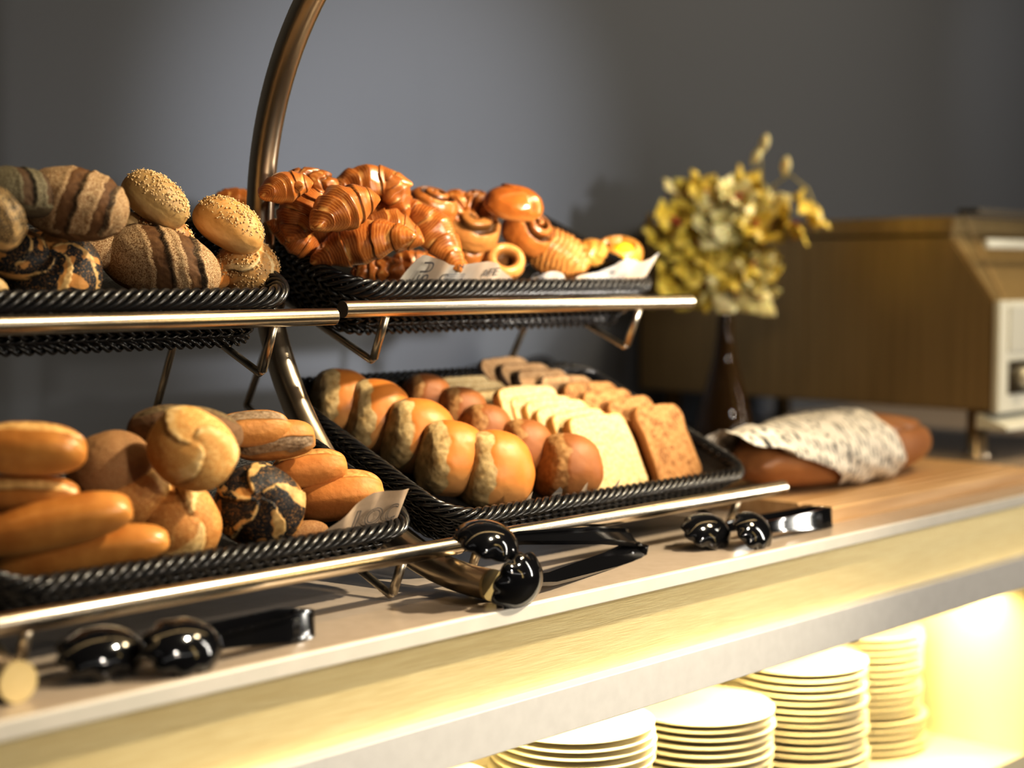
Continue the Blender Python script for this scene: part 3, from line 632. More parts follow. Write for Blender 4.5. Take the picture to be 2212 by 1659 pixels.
    ('kaiserplain', [0.7759, 1.212, 1.0196], [[0.8105, 0.4275, -0.4005], [-0.5773, 0.4672, -0.6696], [-0.0991, 0.7739, 0.6254]], [0.0855, 0.0652, 0.0611], 5, 'knotted golden roll in shadow between the long rolls and pale buns', 'bread roll', None, {}),
    ('darkloaf', [0.8388, 1.2046, 1.0707], [[0.8627, 0.5034, -0.0492], [-0.4982, 0.829, -0.2539], [-0.087, 0.2436, 0.966]], [0.1045, 0.0522, 0.0481], 52, 'dark floury loaf at the back under the rods', 'bread loaf', None, {}),
    ('kaiserpale', [0.8046, 1.1457, 1.0613], [[0.6401, 0.5969, -0.4837], [-0.5804, -0.0368, -0.8135], [-0.5033, 0.8015, 0.3229]], [0.0783, 0.0687, 0.0599], 2, 'pale floury knotted bun perched highest on the pile', 'bread roll', None, {}),
    ('brownroll', [0.9547, 1.2244, 1.052], [[0.8907, 0.1558, -0.4271], [-0.4484, 0.4561, -0.7687], [0.075, 0.8762, 0.4761]], [0.0804, 0.0366, 0.0393], 11, 'brown oval roll with a dark floury split along its side', 'bread roll', None, {'y0': -0.62, 'width': 0.3}),
    ('brownroll', [0.9319, 1.2284, 1.0646], [[0.91, 0.3418, -0.2347], [-0.4128, 0.7993, -0.4367], [0.0383, 0.4943, 0.8685]], [0.0752, 0.0376, 0.031], 12, 'brown oval roll with a floury top, hindmost of the oval ones', 'bread roll', None, {'y0': 0.1, 'width': 0.5}),
    ('brownroll2', [1.0003, 1.2274, 1.0207], [[0.8442, 0.3948, -0.3626], [-0.523, 0.7549, -0.3957], [0.1175, 0.5237, 0.8438]], [0.0755, 0.0389, 0.0329], 13, 'reddish oval roll lying behind the split front one', 'bread roll', None, {'y0': 0.3, 'width': 0.4}),
    ('brownroll2', [1.0278, 1.2166, 0.9922], [[0.8185, 0.3934, -0.4186], [-0.5647, 0.6846, -0.4608], [0.1053, 0.6136, 0.7826]], [0.0923, 0.0498, 0.0452], 14, 'reddish oval roll with a pale split, nearest the lettered paper', 'bread roll', None, {'y0': 0.35, 'width': 0.34}),
    ('kaiserpoppy', [0.9014, 1.179, 0.9984], [[0.6299, 0.5034, -0.5914], [-0.6977, 0.0323, -0.7156], [-0.3412, 0.8634, 0.3716]], [0.0838, 0.0778, 0.0641], 1, 'round poppy seed bun with a star cut facing the viewer', 'bread roll', None, {'swirl': 0.7, 'cover': 0.02, 'lw': 0.06}),
    ('kaiserplain', [0.8183, 1.1829, 0.9903], [[0.3705, 0.9167, -0.1499], [-0.3343, -0.0189, -0.9423], [-0.8666, 0.3992, 0.2994]], [0.0781, 0.0732, 0.0617], 9, 'golden crackled bun with a pale ridge at the front rim', 'bread roll', None, {}),
    ('wheat', [0.9541, 1.1805, 0.966], [[0.8159, 0.4419, -0.3729], [-0.5568, 0.7744, -0.3006], [0.156, 0.4529, 0.8778]], [0.0483, 0.0264, 0.022], 60, 'roll end hidden under the lettered paper', 'bread roll', None, {}),
    ('soft', [1.1871, 1.4023, 1.0627], [[0.9068, 0.335, 0.256], [-0.4031, 0.8668, 0.2934], [-0.1236, -0.3693, 0.9211]], [0.0826, 0.0742, 0.0795], 60, 'soft golden white roll, farthest back of its row of five', 'bread roll', 'soft white rolls in one row', {}),
    ('soft', [1.209, 1.3666, 1.0475], [[0.9068, 0.335, 0.256], [-0.4031, 0.8668, 0.2934], [-0.1236, -0.3693, 0.9211]], [0.0885, 0.0795, 0.0871], 61, 'soft golden white roll, second from the back of its row of five', 'bread roll', 'soft white rolls in one row', {}),
    ('soft', [1.2271, 1.3189, 1.0273], [[0.9068, 0.335, 0.256], [-0.4031, 0.8668, 0.2934], [-0.1236, -0.3693, 0.9211]], [0.0962, 0.0865, 0.0863], 62, 'soft golden white roll, middle one of its row of five', 'bread roll', 'soft white rolls in one row', {}),
    ('soft', [1.2311, 1.2683, 1.0058], [[0.9068, 0.335, 0.256], [-0.4031, 0.8668, 0.2934], [-0.1236, -0.3693, 0.9211]], [0.0898, 0.0806, 0.0848], 63, 'soft golden white roll, second from the front of its row of five', 'bread roll', 'soft white rolls in one row', {}),
    ('soft', [1.2668, 1.2357, 0.9919], [[0.9068, 0.335, 0.256], [-0.4031, 0.8668, 0.2934], [-0.1236, -0.3693, 0.9211]], [0.0949, 0.0852, 0.0907], 64, 'soft golden white roll, front one of its row of five', 'bread roll', 'soft white rolls in one row', {}),
    ('softbrown', [1.3159, 1.3977, 1.0607], [[0.9068, 0.335, 0.256], [-0.4031, 0.8668, 0.2934], [-0.1236, -0.3693, 0.9211]], [0.0673, 0.0649, 0.0596], 70, 'soft brown roll, farthest back of its row of five', 'bread roll', 'soft brown rolls in one row', {}),
    ('softbrown', [1.3336, 1.3563, 1.0431], [[0.9068, 0.335, 0.256], [-0.4031, 0.8668, 0.2934], [-0.1236, -0.3693, 0.9211]], [0.0717, 0.0691, 0.0648], 71, 'soft brown roll, second from the back of its row of five', 'bread roll', 'soft brown rolls in one row', {}),
    ('softbrown', [1.3316, 1.314, 1.0252], [[0.9068, 0.335, 0.256], [-0.4031, 0.8668, 0.2934], [-0.1236, -0.3693, 0.9211]], [0.0718, 0.0692, 0.0654], 72, 'soft brown roll, middle one of its row of five', 'bread roll', 'soft brown rolls in one row', {}),
    ('softbrown', [1.3523, 1.2692, 1.0062], [[0.9068, 0.335, 0.256], [-0.4031, 0.8668, 0.2934], [-0.1236, -0.3693, 0.9211]], [0.0736, 0.0709, 0.0715], 73, 'soft brown roll, second from the front of its row of five', 'bread roll', 'soft brown rolls in one row', {}),
    ('softbrown', [1.376, 1.2225, 0.9863], [[0.9068, 0.335, 0.256], [-0.4031, 0.8668, 0.2934], [-0.1236, -0.3693, 0.9211]], [0.086, 0.0829, 0.0798], 74, 'soft brown roll, front one of its row of five', 'bread roll', 'soft brown rolls in one row', {}),
    ('white', [1.4684, 1.2246, 0.9519], [[0.9994, -0.0242, -0.0233], [0.0309, 0.9333, 0.3577], [0.0131, -0.3583, 0.9335]], [0.122, 0.0125, 0.094], 5, 'white sandwich bread slice, front one of its row', 'bread slice', 'white bread slices in a row', {}),
    ('white', [1.4656, 1.2412, 0.959], [[0.9984, -0.0361, -0.043], [0.0517, 0.8904, 0.4522], [0.0219, -0.4537, 0.8909]], [0.122, 0.0125, 0.094], 6, 'white sandwich bread slice, second from the front of its row', 'bread slice', 'white bread slices in a row', {}),
    ('white', [1.4537, 1.2559, 0.9652], [[1.0, -0.0001, -0.0002], [0.0002, 0.8746, 0.4848], [0.0001, -0.4848, 0.8746]], [0.122, 0.0125, 0.094], 7, 'white sandwich bread slice, third from the front of its row', 'bread slice', 'white bread slices in a row', {}),
    ('white', [1.4516, 1.2706, 0.9715], [[0.9984, 0.0338, 0.0464], [-0.0529, 0.8567, 0.5131], [-0.0224, -0.5147, 0.8571]], [0.122, 0.0125, 0.094], 8, 'white sandwich bread slice, fourth from the front of its row', 'bread slice', 'white bread slices in a row', {}),
    ('white', [1.4413, 1.2854, 0.9777], [[0.9983, 0.0331, 0.0471], [-0.053, 0.8476, 0.528], [-0.0225, -0.5296, 0.8479]], [0.122, 0.0125, 0.094], 9, 'white sandwich bread slice, fifth from the front of its row', 'bread slice', 'white bread slices in a row', {}),
    ('white', [1.4323, 1.3047, 0.9859], [[0.9996, -0.0193, -0.0214], [0.0265, 0.9061, 0.4221], [0.0113, -0.4225, 0.9063]], [0.122, 0.0125, 0.094], 10, 'white sandwich bread slice, sixth from the front of its row', 'bread slice', 'white bread slices in a row', {}),
    ('white', [1.4277, 1.3231, 0.9937], [[0.9995, 0.0128, 0.0288], [-0.029, 0.7313, 0.6814], [-0.0123, -0.6819, 0.7313]], [0.122, 0.0125, 0.094], 11, 'white sandwich bread slice, seventh from the front of its row', 'bread slice', 'white bread slices in a row', {}),
    ('white', [1.4193, 1.3378, 1.0], [[0.9995, -0.0128, -0.0302], [0.0302, 0.7193, 0.6941], [0.0128, -0.6946, 0.7193]], [0.122, 0.0125, 0.094], 12, 'white sandwich bread slice, eighth from the front of its row', 'bread slice', 'white bread slices in a row', {}),
    ('white', [1.4151, 1.3516, 1.0058], [[0.9993, 0.0144, 0.0357], [-0.0354, 0.707, 0.7063], [-0.015, -0.707, 0.707]], [0.122, 0.0125, 0.094], 13, 'white sandwich bread slice, ninth from the front of its row', 'bread slice', 'white bread slices in a row', {}),
    ('white', [1.405, 1.3654, 1.0117], [[1.0, -0.001, -0.0026], [0.0026, 0.6947, 0.7193], [0.0011, -0.7193, 0.6947]], [0.122, 0.0125, 0.094], 14, 'white sandwich bread slice, tenth from the front of its row', 'bread slice', 'white bread slices in a row', {}),
    ('white', [1.3996, 1.3783, 1.0172], [[1.0, -0.0013, -0.0034], [0.0034, 0.682, 0.7313], [0.0014, -0.7314, 0.682]], [0.122, 0.0125, 0.094], 15, 'white sandwich bread slice, eleventh from the front of its row', 'bread slice', 'white bread slices in a row', {}),
    ('brown', [1.5824, 1.2172, 0.9488], [[0.9994, -0.0242, -0.0233], [0.0309, 0.9333, 0.3577], [0.0131, -0.3583, 0.9335]], [0.104, 0.0125, 0.106], 5, 'brown bread slice, front one of its row', 'bread slice', 'brown bread slices in a row', {}),
    ('brown', [1.5727, 1.2439, 0.9601], [[0.9984, -0.0361, -0.043], [0.0517, 0.8904, 0.4522], [0.0219, -0.4537, 0.8909]], [0.104, 0.0125, 0.106], 6, 'brown bread slice, second from the front of its row', 'bread slice', 'brown bread slices in a row', {}),
    ('brown', [1.5545, 1.2679, 0.9703], [[1.0, -0.0001, -0.0002], [0.0002, 0.866, 0.5], [0.0001, -0.5, 0.866]], [0.104, 0.0125, 0.106], 7, 'brown bread slice, third from the front of its row', 'bread slice', 'brown bread slices in a row', {}),
    ('brown', [1.546, 1.2918, 0.9804], [[0.9984, 0.033, 0.047], [-0.0529, 0.8476, 0.528], [-0.0224, -0.5296, 0.8479]], [0.104, 0.0125, 0.106], 8, 'brown bread slice, fourth from the front of its row', 'bread slice', 'brown bread slices in a row', {}),
    ('darkrye', [1.5295, 1.3157, 0.9906], [[0.9983, 0.0314, 0.0483], [-0.053, 0.8286, 0.5573], [-0.0225, -0.5589, 0.8289]], [0.104, 0.0125, 0.106], 9, 'brown bread slice, fifth from the front of its row', 'bread slice', 'brown bread slices in a row', {}),
    ('darkrye', [1.5173, 1.3378, 1.0], [[0.9996, -0.0153, -0.0244], [0.0265, 0.8191, 0.5731], [0.0113, -0.5735, 0.8191]], [0.104, 0.0125, 0.106], 10, 'brown bread slice, sixth from the front of its row', 'bread slice', 'brown bread slices in a row', {}),
    ('darkrye', [1.5091, 1.3599, 1.0094], [[0.9995, 0.0162, 0.027], [-0.029, 0.8089, 0.5872], [-0.0123, -0.5877, 0.809]], [0.104, 0.0125, 0.106], 11, 'brown bread slice, seventh from the front of its row', 'bread slice', 'brown bread slices in a row', {}),
    ('darkrye', [1.4965, 1.3802, 1.018], [[0.9995, -0.0164, -0.0284], [0.0302, 0.7985, 0.6012], [0.0128, -0.6017, 0.7986]], [0.104, 0.0125, 0.106], 12, 'brown bread slice, eighth from the front of its row', 'bread slice', 'brown bread slices in a row', {}),
]


for kind, loc, rot, size, seed, label, cat, group, kw in BREADS:
    (P, Q, F), mk = build_bread(kind, size, seed, kw)
    if kind == 'danish': F[:, 2] *= .25
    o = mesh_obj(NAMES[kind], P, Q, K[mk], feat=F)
    Mx = Matrix(rot).to_4x4(); Mx.translation = Vector(loc); o.matrix_world = Mx
    tag(o, label, cat, group)
    if kw.get('bits'):
        v, f = seed_bits(P, Q, F, kw['bits'], seed)
        if v:
            so = mesh_obj('sesame_topping', v, f, M['sesame'], parent=o); so['kind'] = 'stuff'
    if kind == 'danish':
        m = MB(); L, W, Hh = size; m.lathe([(.0001, .0085), (.008, .0082), (.013, .0062), (.0165, .002), (.0172, -.003)], 28)
        c = m.obj('custard', M['custard'], o, loc=(.004, -.006, Hh * .30)); c['label'] = 'bright yellow custard centre'

# ------------------------------------------------------------------ room
def slab(name, lo, hi, mat, bev=0.0):
    m = MB(); lo = (lo[0], lo[1], lo[2] + H); hi = (hi[0], hi[1], hi[2] + H); m.box(lo, hi, bev); o = m.obj(name, mat, smooth=False); o['kind'] = 'structure'; return o
WY = 2.0
slab('floor', (-3, -4, -H - .05), (6, WY + .1, -H), M['floor'])
slab('wall_back', (-3, WY, -H), (6, WY + .1, 1.6), M['wall'])
slab('wall_left', (-3.1, -4, -H), (-3, WY + .1, 1.6), M['room'])
slab('wall_right', (6, -4, -H), (6.1, WY + .1, 1.6), M['room'])
slab('wall_front', (-3, -4.1, -H), (6, -4, 1.6), M['room'])
slab('ceiling', (-3, -4, 1.6), (6, WY + .1, 1.7), M['ceil'])

# ------------------------------------------------------------------ buffet counter
CZ = -.315
ct = empty('buffet_counter', (1.6, 1.5, 0)); tag(ct, 'long buffet counter with taupe top, brass front strip and lit plate niche', 'counter')
def cpart(name, lo, hi, mat, bev=0.0):
    m = MB(); m.box((lo[0] - 1.6, lo[1] - 1.5, lo[2] + H), (hi[0] - 1.6, hi[1] - 1.5, hi[2] + H), bev); o = m.obj(name, mat, ct, smooth=False); return o
X0, X1 = -1.2, 4.6
cpart('worktop', (X0, 1.022, CZ - .0155), (X1, 1.995, CZ), M['counter'], .002)
cpart('worktop_edge', (X0, 1.0175, CZ - .0155), (X1, 1.022, CZ - .0003), M['edge'], .0015)
cpart('front_strip', (X0, 1.034, -.406), (X1, 1.05, CZ - .0155), M['brass'])
cpart('niche_top', (X0, 1.0165, -.449), (X1, 1.60, -.405), M['lip'], .001)
cpart('niche_shelf', (X0, 1.03, -.73), (X1, 1.60, -.70), M['cream'], .001)
cpart('niche_back', (X0, 1.56, -.70), (X1, 1.60, -.449), M['cream'])
cpart('niche_side', (2.165, 1.03, -.70), (2.19, 1.56, -.449), M['cream'])
cpart('plinth', (X0, 1.06, -H), (X1, 1.60, -.73), M['lip'])

# ------------------------------------------------------------------ plates
prof = [(.0001, .003), (.045, .003), (.062, .0042), (.080, .0085), (.0945, .0120), (.0952, .0132), (.0948, .0142), (.0935, .0146), (.080, .0112), (.062, .0068), (.045, .0056), (.0001, .0054)]
prof = [(r, z - .003) for r, z in prof]
m = MB(); m.lathe(prof, 72); proto = m.obj('plate', M['plate'])
# fold the foot ring in
used = [False]
rng = random.Random(4)
ordn = ['topmost', 'second', 'third', 'fourth', 'fifth', 'sixth', 'seventh', 'eighth', 'ninth', 'tenth', 'eleventh', 'twelfth', 'thirteenth', 'fourteenth', 'fifteenth', 'sixteenth', 'seventeenth', 'eighteenth', 'nineteenth', 'twentieth']
stacks = [('fifth stack from the niche wall', 1.118, 1.21, 16, 1.0), ('fourth stack from the niche wall', 1.361, 1.2, 18, 1.0), ('third stack from the niche wall', 1.603, 1.2, 15, 1.0),
          ('second stack from the niche wall', 1.828, 1.2, 17, 1.0), ('stack nearest the niche wall', 2.05, 1.235, 17, .94)]
for nm, sx, sy, n, sc in stacks:
    for i in range(n):
        o = proto if not used[0] else proto.copy()
        if used[0]: COL.objects.link(o)
        used[0] = True
        k = sc * (1.075 if i < 2 else 1.05 if i < 5 else 1.0)
        dx = .004 * math.sin(i * .55 + sx * 9) + rng.uniform(-.0015, .0015)
        o.location = (sx + dx, sy + rng.uniform(-.002, .002), -.70 + H + i * .0102); o.scale = (k, k, 1); o.rotation_euler = (0, 0, rng.uniform(0, 6))
        j = n - 1 - i
        tag(o, 'cream plate, %s of the %s' % ('topmost' if j == 0 else ordn[j] + ' from the top', nm), 'plate', 'stacked plates in the niche')

# ------------------------------------------------------------------ bread display stands
TH = math.radians(23); AD = np.array([0, math.cos(TH), math.sin(TH)]); AN = np.array([0, -math.sin(TH), math.cos(TH)])
TR = {'UL': (1.26, -.047), 'UR': (1.26, -.040), 'LL': (1.105, -.268), 'LR': (1.12, -.270)}
def tp(tr, x, d, n): y, z = TR[tr]; return np.array([x, y, z + H]) + AD * d + AN * n

def stand(name, label, rails, rods, hoops):
    y0 = 1.25; root = empty(name, (sum(rails[0][1:]) / 2, y0, CZ + H)); tag(root, label, 'display stand', 'bread display stands'); off = np.array(root.location)
    for hx in hoops:
        pts = [(hx, 1.0555 + .3494 * math.cos(a), H + .0499 + .3494 * math.sin(a)) for a in np.radians(np.linspace(-90, 90, 60))][::-1]
        pts = np.array(pts) - off; m = MB(); m.tube(pts, .0152, 28, caps=False); hp = m.obj('curved_tube', M['hoop'], root)
        m = MB(); e = pts[-1]; m.tube([e, e + [0, -.004, 0]], .0154, 28); sharp(m.obj('end_cap', M['footcap'], hp))
    for tr, xa, xb in rails:
        m = MB(); a = tp(tr, xa, 0, 0) - off; b = tp(tr, xb, 0, 0) - off; m.tube([a, (a + b) / 2, b], .0089, 28, caps=False); r = m.obj('front_rail', M['steel'], root)
        for p, s in ((a, -1), (b, 1)):
            m = MB(); m.tube([p, p + [s * .0004, 0, 0]], .0088, 28); sharp(m.obj('end_cap', M['cap'], r))
    for tr, xs in rods:
        for x in xs:
            up = tr[0] == 'U'; m = MB(); nb = -.063 if up else -.0475
            # short front post, bend, then the bar carrying the basket
            P = [tp(tr, x, .002, -.006), tp(tr, x, .002, -.03), tp(tr, x, .002, nb + .004), tp(tr, x, .005, nb), tp(tr, x, .012, nb), tp(tr, x, .2, nb), tp(tr, x, .36 if up else .40, nb)]
            P = np.array(P) - off
            m.tube(P[:3], .0048, 12); m.obj('front_post', M['rod'], root)
            m = MB(); m.tube(P[2:], .0040, 12); m.obj('basket_bar', M['rod'], root)
    lo, up = [r[0] for r in rails if r[0][0] == 'L'][0], [r[0] for r in rails if r[0][0] == 'U'][0]
    for x in rods_back[name]:
        a = tp(lo, x, .40, -.0475) - off; y, z = TR[up]
        dd = .165; b = tp(up, x, dd, -.063) - off
        m = MB(); m.tube([a, (a + b) / 2, b], .0042, 12); m.obj('back_rod', M['rod'], root)
    return root
rods_back = {'bread_stand': [.63, 1.0], 'pastry_stand': [1.135, 1.56]}
stand('bread_stand', 'steel two-tier basket stand with big curved tubes, holding the crusty rolls', [('UL', .52, 1.061), ('LL', .55, 1.086)], [('UL', [.63, .988]), ('LL', [.625, 1.017])], [.584, 1.08])
stand('pastry_stand', 'steel two-tier basket stand holding croissants above and sliced bread below', [('UR', 1.0727, 1.659), ('LR', 1.106, 1.668)], [('UR', [1.137, 1.562]), ('LR', [1.135, 1.58])], [])

# ------------------------------------------------------------------ woven baskets
def rrect(xa, xb, da, db, r, step=.004):
    P = []; segs = [((xa + r, da), (xb - r, da)), ((xb - r, da + r), -90), ((xb, da + r), (xb, db - r)), ((xb - r, db - r), 0), ((xb - r, db), (xa + r, db)), ((xa + r, db - r), 90), ((xa, db - r), (xa, da + r)), ((xa + r, da + r), 180)]
    for s in segs:
        if isinstance(s[1], (int, float)):
            n = max(6, int(r * PI / 2 / step))
            for i in range(n): a = math.radians(s[1] + 90 * i / n); P.append((s[0][0] + r * math.cos(a), s[0][1] + r * math.sin(a), math.cos(a), math.sin(a)))
        else:
            (ax, ay), (bx, by) = s; Ls = math.hypot(bx - ax, by - ay); n = max(2, int(Ls / step)); tx, ty = (bx - ax) / Ls, (by - ay) / Ls
            for i in range(n): P.append((ax + tx * Ls * i / n, ay + ty * Ls * i / n, ty, -tx))
    return np.array(P)

def rope(m, xa, xb, da, db, r, n0, rad_o, rad_n, strands, pitch, sr, sides=6, hand=1, ph0=0.0):
    A = rrect(xa, xb, da, db, r); P = A[:, :2]; N = A[:, 2:]
    seg = np.linalg.norm(np.roll(P, -1, 0) - P, axis=1); s = np.r_[0, np.cumsum(seg)[:-1]]; tot = seg.sum(); turns = round(tot / pitch)
    for k in range(strands):
        th = hand * 2 * PI * (s / tot * turns) + 2 * PI * k / strands + ph0
        Q = np.stack([P[:, 0] + N[:, 0] * rad_o * np.cos(th), P[:, 1] + N[:, 1] * rad_o * np.cos(th), n0 + rad_n * np.sin(th)], 1)
        m.tube(Q, sr, sides, caps=False, closed=True)

def basket(label, tr, xa, xb, db=.356, zs=1.0):
    y, z = TR[tr]; root = empty('woven_basket', (0, 0, 0)); cx = (xa + xb) / 2
    tag(root, label, 'basket', 'black woven bread baskets')
    Mx = Matrix(((1, 0, 0), (0, AD[1], AN[1]), (0, AD[2], AN[2]))).to_4x4(); Mx.translation = Vector((cx, y, z + H)); root.matrix_world = Mx @ Matrix.Diagonal((1, 1, zs, 1))
    a, b = xa - cx, xb - cx; da = .028
    m = MB(); rope(m, a + .009, b - .009, da + .009, db - .009, .042, .0055, .0076, .0085, 6, .070, .0029); m.obj('rim', M['wicker'], root)
    m = MB(); rows = 7
    for i in range(rows):
        t = i / (rows - 1); ins = .010 + .018 * t; n0 = -.0075 - .040 * t
        rope(m, a + ins, b - ins, da + ins, db - ins, .042 - .006 * t, n0, .0028, .0030, 2, .026, .0023, 5, 1 if i % 2 else -1, i * .7)
    m.obj('woven_side', M['wicker'], root)
    m = MB(); rope(m, a + .028, b - .028, da + .028, db - .028, .036, -.0515, .0048, .004, 3, .036, .0023, 6, -1); m.obj('bottom_band', M['wicker'], root)
    # inner lining sheet and base
    A = rrect(a + .016, b - .016, da + .016, db - .016, .04, .02); Bq = rrect(a + .034, b - .034, da + .034, db - .034, .035, .02)
    k = min(len(A), len(Bq)); ia = np.linspace(0, len(A) - 1, k).astype(int); ib = np.linspace(0, len(Bq) - 1, k).astype(int)
    V = [(A[i, 0], A[i, 1], -.001) for i in ia] + [(Bq[i, 0], Bq[i, 1], -.0475) for i in ib]
    Fc = [(i, (i + 1) % k, k + (i + 1) % k, k + i) for i in range(k)] + [tuple(range(k, 2 * k))]
    mesh_obj('base', V, Fc, M['wickerin'], root, smooth=False)
    return root
basket('black woven basket of crusty seeded rolls, upper tier of the curved stand', 'UL', .605, 1.046, .262)
basket('black woven basket heaped with croissants and pastries', 'UR', 1.100, 1.640, .318)
basket('black woven basket of long rolls and poppy buns, lower tier', 'LL', .605, 1.070, .250, .74)
basket('black woven basket with rows of soft rolls and sliced bread', 'LR', 1.112, 1.652, .356, .74)
# ------------------------------------------------------------------ serving tongs
def spoon_mesh(c, ax, nr, L, W, depth, scal=5, amp=.15, th=.0028):
    """oval bowl: ax points to the tip, nr is the bulging side; scalloped rim towards the tip"""
    c = Vector(c); ax = Vector(ax).normalized(); nr = Vector(nr); nr = (nr - ax * nr.dot(ax)).normalized(); sd = ax.cross(nr)
    nu, nv = 64, 14; V = []; Fc = []
    for sh in (0, 1):
        for j in range(nv + 1):
            t = j / nv; r = math.sin(t * PI / 2); h = math.cos(t * PI / 2)
            for i in range(nu):
                a = 2 * PI * i / nu
                sc = 1 + amp * (abs(math.cos(a * scal / 1.0)) - .5) * r ** 9 * (1 if math.cos(a) > -.55 else .0)
                x = math.cos(a) * L / 2 * r * sc; y = math.sin(a) * W / 2 * r * sc; z = depth * h - sh * th * (1 if t < 1 else .4)
                k = 1 - sh * .05
                p = c + ax * (x * k) + sd * (y * k) + nr * z; V.append(p)
    o = (nv + 1) * nu
    for s in (0, o):
        for j in range(nv):
            for i in range(nu):
                i2 = (i + 1) % nu; q = (s + j * nu + i, s + j * nu + i2, s + (j + 1) * nu + i2, s + (j + 1) * nu + i); Fc.append(q if s == 0 else q[::-1])
    for i in range(nu):
        i2 = (i + 1) % nu; Fc.append((nv * nu + i, nv * nu + i2, o + nv * nu + i2, o + nv * nu + i))
    return V, Fc

def strip(m, pts, wdir, w, t, lip=.003):
    """channel-section bar: pts spine, wdir width direction, w widths"""
    P = [Vector(p) for p in pts]; n = len(P); wd = Vector(wdir).normalized(); V = []; Fc = []
    for i in range(n):
        T = (P[min(i + 1, n - 1)] - P[max(i - 1, 0)]).normalized(); wv = (wd - T * wd.dot(T)).normalized(); nn = T.cross(wv); ww = w[i] / 2
        sec = [(-ww, t / 2), (-ww, -t / 2 - lip), (-ww + t, -t / 2 - lip), (-ww + t, -t / 2), (ww - t, -t / 2), (ww - t, -t / 2 - lip), (ww, -t / 2 - lip), (ww, t / 2)]
        for a, b in sec: V.append(P[i] + wv * a + nn * b)
    k = 8
    for i in range(n - 1):
        for j in range(k): Fc.append((i * k + j, i * k + (j + 1) % k, (i + 1) * k + (j + 1) % k, (i + 1) * k + j))
    Fc.append(tuple(range(k))); Fc.append(tuple((n - 1) * k + j for j in range(k))[::-1])
    m.add([v[:] for v in V], Fc)

def tongs(label, hinge, necks, spoons, norms, wdir, sl=.062, sw=.046, dep=.02, aw=.021):
    root = empty('serving_tongs', hinge); tag(root, label, 'tongs', 'black serving tongs on the counter'); off = Vector(hinge)
    hv = Vector((0, 0, 0)); nk = [Vector(n) - off for n in necks]; sp = [Vector(s) - off for s in spoons]
    for k in (0, 1):
        d = (nk[k] - hv).normalized(); o = (nk[k] - nk[1 - k]); o = (o - d * o.dot(d)); o = o.normalized() * .006 if o.length > 1e-6 else Vector((0, 0, .004))
        m = MB(); pts = [hv + o * 1.0 + d * .0, hv + o * 1.2 + d * .02, hv.lerp(nk[k], .35) + o * 1.1, hv.lerp(nk[k], .7) + o * .5, nk[k], nk[k].lerp(sp[k], .4)]
        side = 1 if wdir.cross(d).dot(o) > 0 else -1
        strip(m, pts, wdir * side, [aw * 1.15, aw * 1.2, aw, aw * .8, aw * .62, aw * .5], .0026); arm = sharp(m.obj('arm', M['black'], root), 40)
        m = MB()
        for q in range(3):
            c = hv.lerp(nk[k], .16 + .03 * q) + o * 1.3; s0 = c - wdir * aw * .42; s1 = c + wdir * aw * .42; m.tube([s0, c, s1], .0011, 6)
        m.obj('grip_rib', M['black'], arm)
        m = MB(); ax = (sp[k] - nk[k]); v, f = spoon_mesh(sp[k], ax, norms[k], sl, sw, dep); m.add([p[:] for p in v], f); m.obj('spoon', M['black'], root)
    # closed back of the hinge
    m = MB(); a = (nk[0] - nk[1]).normalized(); d = ((nk[0] + nk[1]) / 2).normalized()
    strip(m, [hv + a * .0085 + d * .002, hv + a * .006 - d * .004, hv - d * .0055, hv - a * .006 - d * .004, hv - a * .0085 + d * .002], wdir, [aw * 1.1] * 5, .0026, .0015); m.obj('hinge', M['black'], root)
    return root
def w(x, y, z): return (x, y, z + H)
tongs('black plastic tongs standing open in a V before the middle foot', w(1.366, 1.112, -.302), [w(1.160, 1.048, -.303), w(1.128, 1.062, -.262)], [w(1.085, 1.028, -.293), w(1.066, 1.047, -.258)],
      [(.0, -.75, -.2), (0, -.45, .9)], Vector((-.15, .75, .65)), sl=.078, sw=.058, dep=.022)
tongs('black plastic tongs lying closed by the bamboo board', w(1.685, 1.070, -.303), [w(1.545, 1.062, -.299), w(1.525, 1.088, -.297)], [w(1.505, 1.052, -.299), w(1.462, 1.085, -.298)],
      [(.15, -.75, .6), (.1, -.6, .75)], Vector((0, .12, 1)), sl=.076, sw=.050, dep=.018)
tongs('black plastic tongs lying closed under the bottom rail beside the foot end', w(.862, 1.068, -.303), [w(.765, 1.05, -.299), w(.745, 1.078, -.297)], [w(.722, 1.045, -.297), w(.668, 1.075, -.297)],
      [(.15, -.75, .6), (.1, -.6, .75)], Vector((0, .12, 1)), sl=.076, sw=.050, dep=.018)

# ------------------------------------------------------------------ bamboo board and wrapped loaf
bz = CZ
bo = empty('cutting_board', w(1.985, 1.22, CZ)); tag(bo, 'bamboo cutting board under the wrapped loaf, grooved along its front', 'cutting board')
m = MB()
secs = [(-.145, 0), (-.1455, .004), (-.1455, .017), (-.142, .0205), (-.126, .0205), (-.1235, .0175), (-.1205, .0175), (-.118, .0205), (-.104, .0205), (-.1015, .0175), (-.0985, .0175), (-.096, .0205), (.142, .0205), (.1455, .017), (.1455, .004), (.145, 0)]
V = []; n = len(secs)
for x in (-.278, -.275, .275, .278):
    k = .985 if abs(x) > .276 else 1.0
    V += [(x, y, (z - .01) * k + .01) for y, z in secs]
Fc = [(i * n + j, i * n + (j + 1) % n, (i + 1) * n + (j + 1) % n, (i + 1) * n + j) for i in range(3) for j in range(n)] + [tuple(range(n))[::-1], tuple(3 * n + j for j in range(n))]
m.add(V, Fc); m.obj('board', M['wood'], bo, smooth=False)
m = MB()
for sx in (-.25, .25):
    for sy in (-.12, .12): pass
LL_, LW_, LH_ = .452, .125, .090
P, Q, F = big_loaf(LL_, LW_, LH_, 3)
